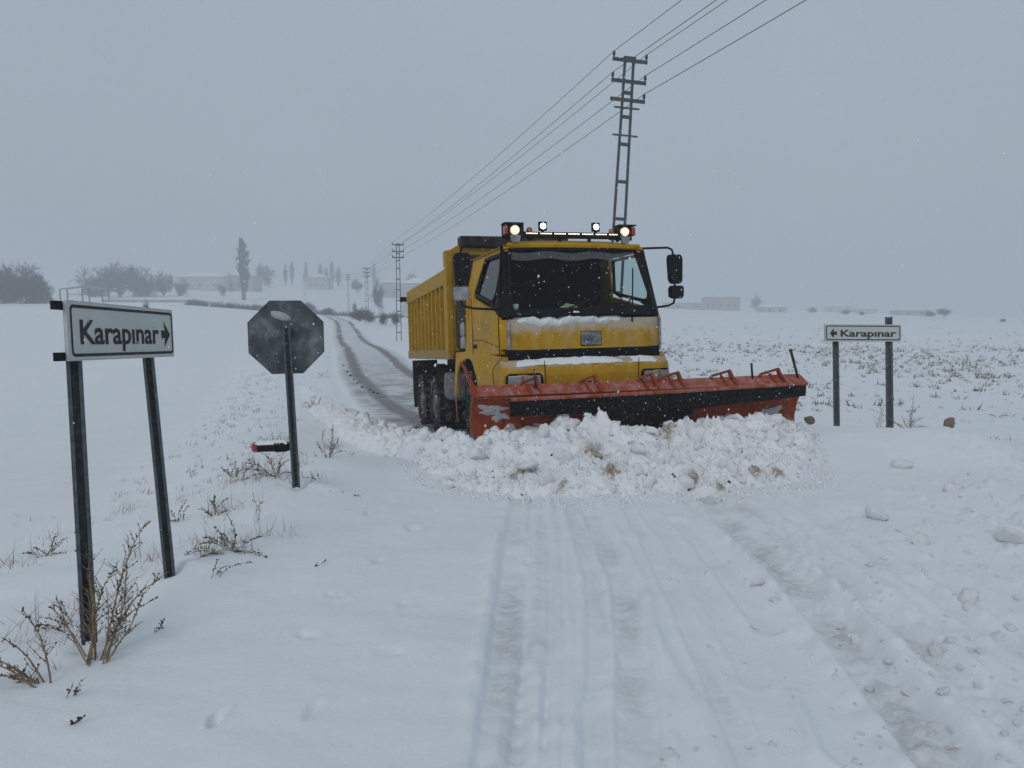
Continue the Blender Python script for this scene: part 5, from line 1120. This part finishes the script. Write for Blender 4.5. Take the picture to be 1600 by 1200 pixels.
house(1299, 1330, 380, 479, 475, 'very faint house above the far name board', 8, 'hip', M_wall, 2)
house(1344, 1367, 340, 483, 480, 'very faint shed right of the far name board post', 7, 'hip', M_wall, 1, cat='shed')
house(1402, 1452, 300, 485, 482, 'faint long shed left of the lone far tree', 7, 'hip', M_wall2, 2, cat='shed')
# open shelter of posts and a shallow pitched roof
Y = FY(188.); sx = (131 - 800) / 1202 * Y; sz = min(Hz(sx - 5, Y, False), Hz(sx + 5, Y, False)); k = Y / 1202; zr_ = EYE + (500 - 447) * k - sz; ze_ = EYE + (500 - 451.5) * k - sz
sh = empty('open_shelter', (sx, Y, sz)); tag(sh, 'open shelter with thin posts and shallow roof above the near name board', 'shelter')
hw = 34 * k
build(MB().prism([(-hw, ze_), (0, zr_), (hw, ze_), (hw, ze_ - .18), (0, zr_ - .18), (-hw, ze_ - .18)], lambda x, z: (x, 0, z), lambda x, z: (x, 4, z)), 'roof', M_wall2, sh)
for x in (-hw + .2, .3, hw - .3):
    for y in (0.1, 3.8): build(MB().span((x - .16, y - .12, -.5), (x + .16, y + .12, ze_ + (zr_ - ze_) * (1 - abs(x) / hw) - .2)), 'post', M_bark, sh)
build(MB().span((-hw * .7, .2, ze_ * .55), (hw * .6, .4, ze_ * .55 + .15)), 'rail', M_bark, sh)
pts = [((165 + i * 11 - 800) / 1202 * FY(190), FY(190) + i * .5) for i in range(16)]
lw = MB()
for (xa, ya), (xb, yb) in zip(pts[:-1], pts[1:]): lw.bar((xa, ya, Hz(xa, ya, False) + .3), (xb, yb, Hz(xb, yb, False) + .3), .25, 1.1)
tag(build(lw, 'field_wall', M_wall2), 'low dark field wall running right from the open shelter', 'wall')
# brushy hedgerow along the edge of the left field (one mass)
def scatter_blades(name, pts, hts, nb, spread, mat, seed, wid=.02):
    rs = np.random.RandomState(seed); n = len(pts); P = np.repeat(pts, nb, 0); h = np.repeat(hts, nb) * (.5 + .7 * rs.rand(n * nb)); a = rs.rand(n * nb) * 6.283; tl = rs.rand(n * nb) * spread
    d = np.stack([np.cos(a) * np.sin(tl), np.sin(a) * np.sin(tl), np.cos(tl)], 1); sd_ = np.stack([-np.sin(a + 1), np.cos(a + 1), np.zeros(n * nb)], 1)
    P = P + np.stack([rs.randn(n * nb), rs.randn(n * nb), np.zeros(n * nb)], 1) * np.repeat(hts, nb)[:, None] * .35
    wv = (wid * h)[:, None] * sd_
    V = np.stack([P - wv, P + wv, P + d * h[:, None]], 1).reshape(-1, 3); F = np.arange(len(V)).reshape(-1, 3)
    return put(name, fast_mesh(name, V, F, mat, False))
rs = np.random.RandomState(31); n = 420; t = rs.rand(n); hx = np.interp(t, [0, .35, .6, 1], [(300 - 800) / 1202 * FY(176), (395 - 800) / 1202 * FY(178), (480 - 800) / 1202 * FY(186), (660 - 800) / 1202 * FY(196)]) + rs.randn(n) * .8; hy = np.interp(t, [0, .35, .6, 1], [FY(176), FY(178), FY(188), FY(200)]) + rs.randn(n) * 2
k = fbm(hx * .12, hy * .12, 2) > -.15; hx, hy = hx[k], hy[k]
tag(scatter_blades('hedgerow', np.stack([hx, hy, H(hx, hy, False)], 1), .7 + 1.3 * rs.rand(len(hx)), 26, 1.0, M_bark, 2, .05), 'brushy dark hedgerow along the far edge of the left field', 'hedgerow', kind='stuff')
# stubble poking through the snow of the right field
n = 9500; v = rs.rand(n); sY = 22 + 110 * v ** 1.25; sX = (rs.uniform(1030, 1700, n) - 800) / 1202 * sY
dens = fbm(sX * .10 + 2, sY * .06, 3) + .55 * fbm(sX * .5, sY * .25, 2); band = np.exp(-((sY - 52) / 24) ** 2) * 1.1 + .10 * (sY > 30)
k = (dens + .55) * band > rs.rand(n) * .95; sX, sY = sX[k], sY[k]
tag(scatter_blades('field_stubble', np.stack([sX, sY, H(sX, sY, False) - .02], 1), .08 + .20 * rs.rand(len(sX)) ** 2, 9, 1.25, M_twig, 3, .10), 'dark stubble tufts poking through the snow of the right field', 'stubble', kind='stuff')
n = 260; sY = 13 + 30 * rs.rand(n); sX = (rs.uniform(1050, 1650, n) - 800) / 1202 * sY
tag(scatter_blades('field_tufts', np.stack([sX, sY, H(sX, sY, False)], 1), .04 + .10 * rs.rand(n) ** 2, 5, 1.1, M_twig, 6, .07), 'sparse dead grass bits in the smooth snow behind the far name board', 'grass', kind='stuff')
n = 420; t = rs.rand(n); sY = 9 + 28 * t; sX = -3.2 - .30 * (sY - 9) + rs.randn(n) * .7 - .6; k = sX < road_x(sY) - 2.6; sX, sY = sX[k], sY[k]
tag(scatter_blades('verge_grass', np.stack([sX, sY, H(sX, sY, False)], 1), .04 + .12 * rs.rand(len(sX)) ** 2, 6, 1.2, M_twig, 7, .04), 'dead grass tips along the snowy verge left of the road', 'grass', kind='stuff')
n = 260; sX = rs.uniform(-7, -2.2, n); sY = rs.uniform(3.2, 9.5, n); k = sX > -.75 * sY; sX, sY = sX[k], sY[k]
tag(scatter_blades('verge_grass', np.stack([sX, sY, H(sX, sY)], 1), .03 + .07 * rs.rand(len(sX)) ** 2, 3, 1.2, M_twig, 8, .03), 'thin dead grass tips in the snow around the near name board', 'grass', kind='stuff')

# ------------------------------------------------------------------ dry weeds by the road
def weed(px, py, stems, label, seed, mat=M_stem, r0=.004, nodes=True, dark=.0, w_=None):
    """stems: (dx, dz, lean_y, branchiness) of each stem tip in metres from the foot"""
    r = random.Random(seed); g = gp(px, py) if w_ is None else at(px, py, w_); o = empty('dry_weed', g - np.array((0, 0, .03))); tag(o, label, 'weed', 'dry weeds on the verge')
    sm, hd = MB(), MB()
    def bud(p, s): hd.lathe([(0, s * 1.3), (s * .8, s * .5), (s, -s * .2), (s * .4, -s), (0, -s)], p, (r.gauss(0, .5), r.gauss(0, .5), 1), 5)
    r0 *= .66; rx_ = random.Random(seed + 500)
    stems = list(stems) + [(dx * rx_.uniform(.4, 1.1) + rx_.gauss(0, .05), dz * rx_.uniform(.5, 1.05), dy + rx_.gauss(0, .06), br) for dx, dz, dy, br in stems[::2]]
    for (dx, dz, dy, br) in stems:
        br = int(br * 1.7)
        fx, fy = r.gauss(0, .02), r.gauss(0, .02); n = 7; pts = []; bend = r.uniform(-.12, .12) * math.hypot(dx, dz)
        for i in range(n + 1):
            t = i / n; pts.append(np.array((fx + dx * t + bend * math.sin(t * 3.14) + r.gauss(0, .004), fy + dy * t, dz * t + abs(dx) * .15 * math.sin(t * 3.14) + .0)))
        sm.tube(pts, [r0 * (1 - .72 * i / n) for i in range(n + 1)], 5)
        for k in range(br):
            t = r.uniform(.2, .97); i = min(int(t * n), n - 1); p = pts[i] + (pts[i + 1] - pts[i]) * (t * n - i); L = r.uniform(.10, .34) * math.hypot(dx, dz) * (1.15 - t)
            a = r.uniform(0, 6.28); dv = (pts[i + 1] - pts[i]); dv /= np.linalg.norm(dv); d2 = dv * .6 + np.array((math.cos(a), math.sin(a) * .8, .25)) * .8; d2 /= np.linalg.norm(d2)
            q = [p]; 
            for j in range(3): d2 = d2 + np.array((r.gauss(0, .15), r.gauss(0, .15), r.gauss(.08, .12))); d2 /= np.linalg.norm(d2); q.append(q[-1] + d2 * L / 3)
            sm.tube(q, [r0 * .45, r0 * .38, r0 * .3, r0 * .22], 4)
            if nodes:
                for j in (1, 2, 3):
                    if r.random() < .45: bud(q[j], r.uniform(.5, 1.2) * .0048)
        if nodes:
            for k in range(int(br * .8)):
                t = r.uniform(.45, 1.0); i = min(int(t * n), n - 1); p = pts[i] + (pts[i + 1] - pts[i]) * (t * n - i); bud(p + np.array((r.gauss(0, .004), r.gauss(0, .004), 0)), r.uniform(.6, 1.3) * .0045)
    build(sm, 'stem', mat, o, smooth=True)
    if hd.v: tag(build(hd, 'seed_head', M_seed, o, smooth=True), kind='stuff')
    return o
weed(158, 1030, [(.22, .76, .05, 18), (.14, .56, .02, 14), (.19, .38, .1, 10), (.30, .46, .15, 9), (.06, .30, .0, 6)], 'tallest dry weed with dark seed heads right of the near sign post', 3, r0=.0085)
weed(143, 1036, [(.02, .50, .05, 4), (-.03, .28, .02, 3), (-.18, .70, .25, 16), (-.10, .50, .2, 12), (-.30, .34, .2, 8)], 'forked dry weed rising in front of the near sign post', 5, r0=.0075)
weed(72, 1068, [(-.24, .24, .05, 6), (-.30, .16, .02, 6), (-.34, .08, .0, 7), (-.20, .38, .10, 9), (-.18, .02, .0, 5)], 'thick bent weed leaning out of the left picture edge', 7, r0=.009)
weed(112, 1090, [(.03, .10, 0, 2), (.05, .12, 0, 3)], 'short curled weed below the forked weed', 9, r0=.004)
weed(116, 1130, [(.07, .07, 0, 5), (.02, .05, 0, 4)], 'small dark sprig lowest on the left snow slope', 10, M_twig, r0=.0035)
weed(250, 985, [(.06, .10, 0, 3), (.02, .07, 0, 2)], 'small sprig in the snow right of the tallest weed', 12, M_twig, r0=.003)
weed(70, 870, [(-.12, .10, 0, 6), (.22, .05, 0, 7), (.14, .16, .1, 6), (-.25, .04, 0, 6), (.05, .2, .1, 5)], 'flat dry weed lying in the snow left of the near post', 14, M_stem, r0=.004)
weed(118, 985, [(-.20, .10, 0, 7), (-.14, .16, .1, 7), (-.25, .03, 0, 6), (.10, .14, .1, 6), (.05, .05, 0, 5)], 'low tangle of thin stems at the foot of the near post', 16, M_twig, r0=.0032)
weed(362, 862, [(-.28, .10, .1, 12), (.22, .12, .1, 12), (-.18, .20, .1, 10), (.10, .05, -.1, 9), (.28, .0, -.1, 8), (-.06, .25, .1, 6), (-.32, -.0, 0, 9), (.04, .16, 0, 9), (-.12, .06, -.2, 9)], 'wide dry tumbleweed spreading between the sign post and the stop sign', 18, M_stem, r0=.0045)
weed(335, 900, [(.05, .16, .0, 3), (.22, .10, .1, 6)], 'arched dry stalks in front of the wide tumbleweed', 19, M_stem, r0=.004)
weed(398, 818, [(-.03, .30, 0, 4), (.02, .20, 0, 3)], 'upright grass stalks behind the wide tumbleweed', 20, M_stem, r0=.003)
weed(337, 805, [(-.05, .20, .1, 10), (.10, .16, .1, 10), (-.16, .08, 0, 7), (.14, .08, 0, 7)], 'bushy small weed behind the second sign post', 22, M_twig, r0=.0035)
weed(280, 815, [(.06, .22, .1, 6), (-.06, .14, 0, 6), (-.10, .05, 0, 4), (.03, .10, 0, 5)], 'sparse weed right beside the second sign post', 24, M_twig, r0=.0032)
weed(430, 745, [(-.36, .18, .2, 14), (-.26, .30, .2, 14), (-.10, .22, .1, 12), (.14, .20, .1, 10), (-.42, .06, .1, 12), (.22, .08, 0, 9), (-.2, .12, -.05, 12), (.05, .3, .2, 9)], 'tangled pale weeds under the fallen road marker', 26, M_stem, r0=.0042)
weed(372, 752, [(-.20, .16, .1, 12), (.14, .20, .1, 10), (-.08, .24, .1, 10), (.22, .05, 0, 8)], 'tangled weeds left of the fallen road marker', 27, M_stem, r0=.004)
weed(425, 700, [(-.05, .34, .1, 7), (.05, .22, .1, 6), (-.2, .2, .1, 7)], 'thin stalks standing behind the fallen road marker', 28, M_twig, r0=.0038)
weed(515, 715, [(-.05, .38, .1, 8), (.02, .42, .1, 8), (.12, .26, .1, 8), (-.14, .20, .1, 8), (.22, .10, 0, 7), (.03, .15, 0, 8)], 'open branching weed right of the stop sign post', 30, M_twig, r0=.0042)
weed(492, 750, [(-.05, .12, 0, 5), (.03, .10, 0, 4)], 'short sprig at the right of the stop sign foot', 31, M_twig, r0=.0035)
weed(490, 640, [(-.25, .22, .1, 16), (.18, .34, .1, 16), (-.10, .30, .1, 16), (.28, .18, .1, 14), (-.35, .10, 0, 12), (.05, .38, .1, 14), (0, .18, 0, 14)], 'dense brown shrublet on the verge right of the stop sign post', 33, M_stem, r0=.006)
weed(503, 588, [(-.2, .2, .1, 12), (.25, .3, .1, 12), (.05, .25, .1, 12)], 'small brown weed at the right edge of the stop sign', 34, M_stem, r0=.006)
weed(545, 775, [(-.16, .05, 0, 3), (.12, .02, 0, 4)], 'single bent stalk lying on the snow right of the stop sign foot', 36, M_twig, r0=.003)
weed(490, 885, [(.03, .06, 0, 2), (.06, .07, 0, 2)], 'tiny sprig alone on the open snow ahead of the tumbleweed', 37, M_twig, r0=.0025)
weed(1420, 672, [(-.30, .22, 0, 14), (.10, .38, .1, 16), (.30, .22, .1, 16), (-.10, .26, 0, 16), (.22, .10, 0, 15), (.36, .06, 0, 14), (.0, .16, 0, 16), (-.6, .35, .1, 7), (.15, .6, .2, 5)], 'tangled bare brush at the foot of the far name board', 40, M_stem, r0=.006, nodes=False, w_=12.2)
weed(1372, 668, [(.30, .55, .1, 5), (.25, .30, .1, 5), (-.02, .5, .1, 4)], 'thin bare stalks between the far name board posts', 41, M_stem, r0=.005, nodes=False, w_=12.0)
weed(1560, 652, [(-.25, .10, 0, 9), (.25, .06, 0, 9), (.4, .12, 0, 7)], 'flattened dead weed near the right picture edge', 42, M_twig, r0=.005)
weed(975, 885, [(-.10, .012, .0, 2), (.09, .012, -.03, 3)], 'dark twig lying flat on the road ahead of the heap', 43, M_twig, r0=.003, nodes=False)

# tangled dead grass in clumps over the verge (one mass)
rs = np.random.RandomState(41); cl_ = []
for px, py, sp, k_ in ((430, 735, .35, 26), (380, 745, .25, 18), (490, 632, .45, 22), (515, 700, .25, 12), (345, 800, .25, 14), (365, 850, .3, 22), (300, 850, .3, 10), (60, 870, .35, 14), (130, 960, .25, 14), (60, 1000, .3, 10), (240, 880, .3, 8), (410, 690, .3, 10), (530, 660, .4, 10), (470, 760, .2, 8), (500, 590, .6, 14), (520, 560, .8, 14), (200, 800, .5, 10), (285, 780, .3, 10), (180, 930, .3, 8)):
    c0 = gp(px, py)
    for j in range(k_): cl_.append((c0[0] + rs.randn() * sp * .5, c0[1] + rs.randn() * sp * .7))
cl_ = np.array(cl_); cz_ = H(cl_[:, 0], cl_[:, 1])
tag(scatter_blades('dead_grass', np.stack([cl_[:, 0], cl_[:, 1], cz_ - .01], 1), .05 + .20 * rs.rand(len(cl_)) ** 1.6, 9, 1.15, M_stem, 12, .014), 'tangled dead grass stems in clumps between the sign posts', 'grass', kind='stuff')

# ------------------------------------------------------------------ falling snow (beyond counting)
rs = np.random.RandomState(77); n = 26000; fp_ = np.stack([rs.uniform(-8.5, 8.5, n), rs.uniform(2.2, 13, n), rs.uniform(-.1, 7.5, n)], 1)
k = (np.abs(fp_[:, 0]) < .75 * fp_[:, 1] + .5) & (fp_[:, 2] > H(fp_[:, 0], fp_[:, 1], False) + .05); fp_ = fp_[k]; n = len(fp_)
ins = (fp_ - TO) @ np.stack([TF, TL, TU], 1); k = ~((ins[:, 0] < .9) & (ins[:, 0] > -8) & (np.abs(ins[:, 1]) < 1.3) & (ins[:, 2] < 3.6)); fp_ = fp_[k]; n = len(fp_)
s_ = (.0016 + .0038 * rs.rand(n) ** 2.2)[:, None, None]; O6 = np.array([(1, 0, 0), (-1, 0, 0), (0, 1, 0), (0, -1, 0), (.3, .2, 1.5), (-.3, -.2, -1.5)]); V = O6[None] * s_ + fp_[:, None]
F8 = np.array([(0, 2, 4), (2, 1, 4), (1, 3, 4), (3, 0, 4), (2, 0, 5), (1, 2, 5), (3, 1, 5), (0, 3, 5)]); F = (F8[None] + 6 * np.arange(n)[:, None, None]).reshape(-1, 3)
fm, ft, fpz = nodes_of('snow_flake'); fpz.inputs['Base Color'].default_value = (.9, .92, .94, 1); fpz.inputs['Roughness'].default_value = .8
tag(put('falling_snow', fast_mesh('falling_snow', V.reshape(-1, 3), F, fm)), 'small snowflakes falling through the air around the truck', 'snowfall', kind='stuff')
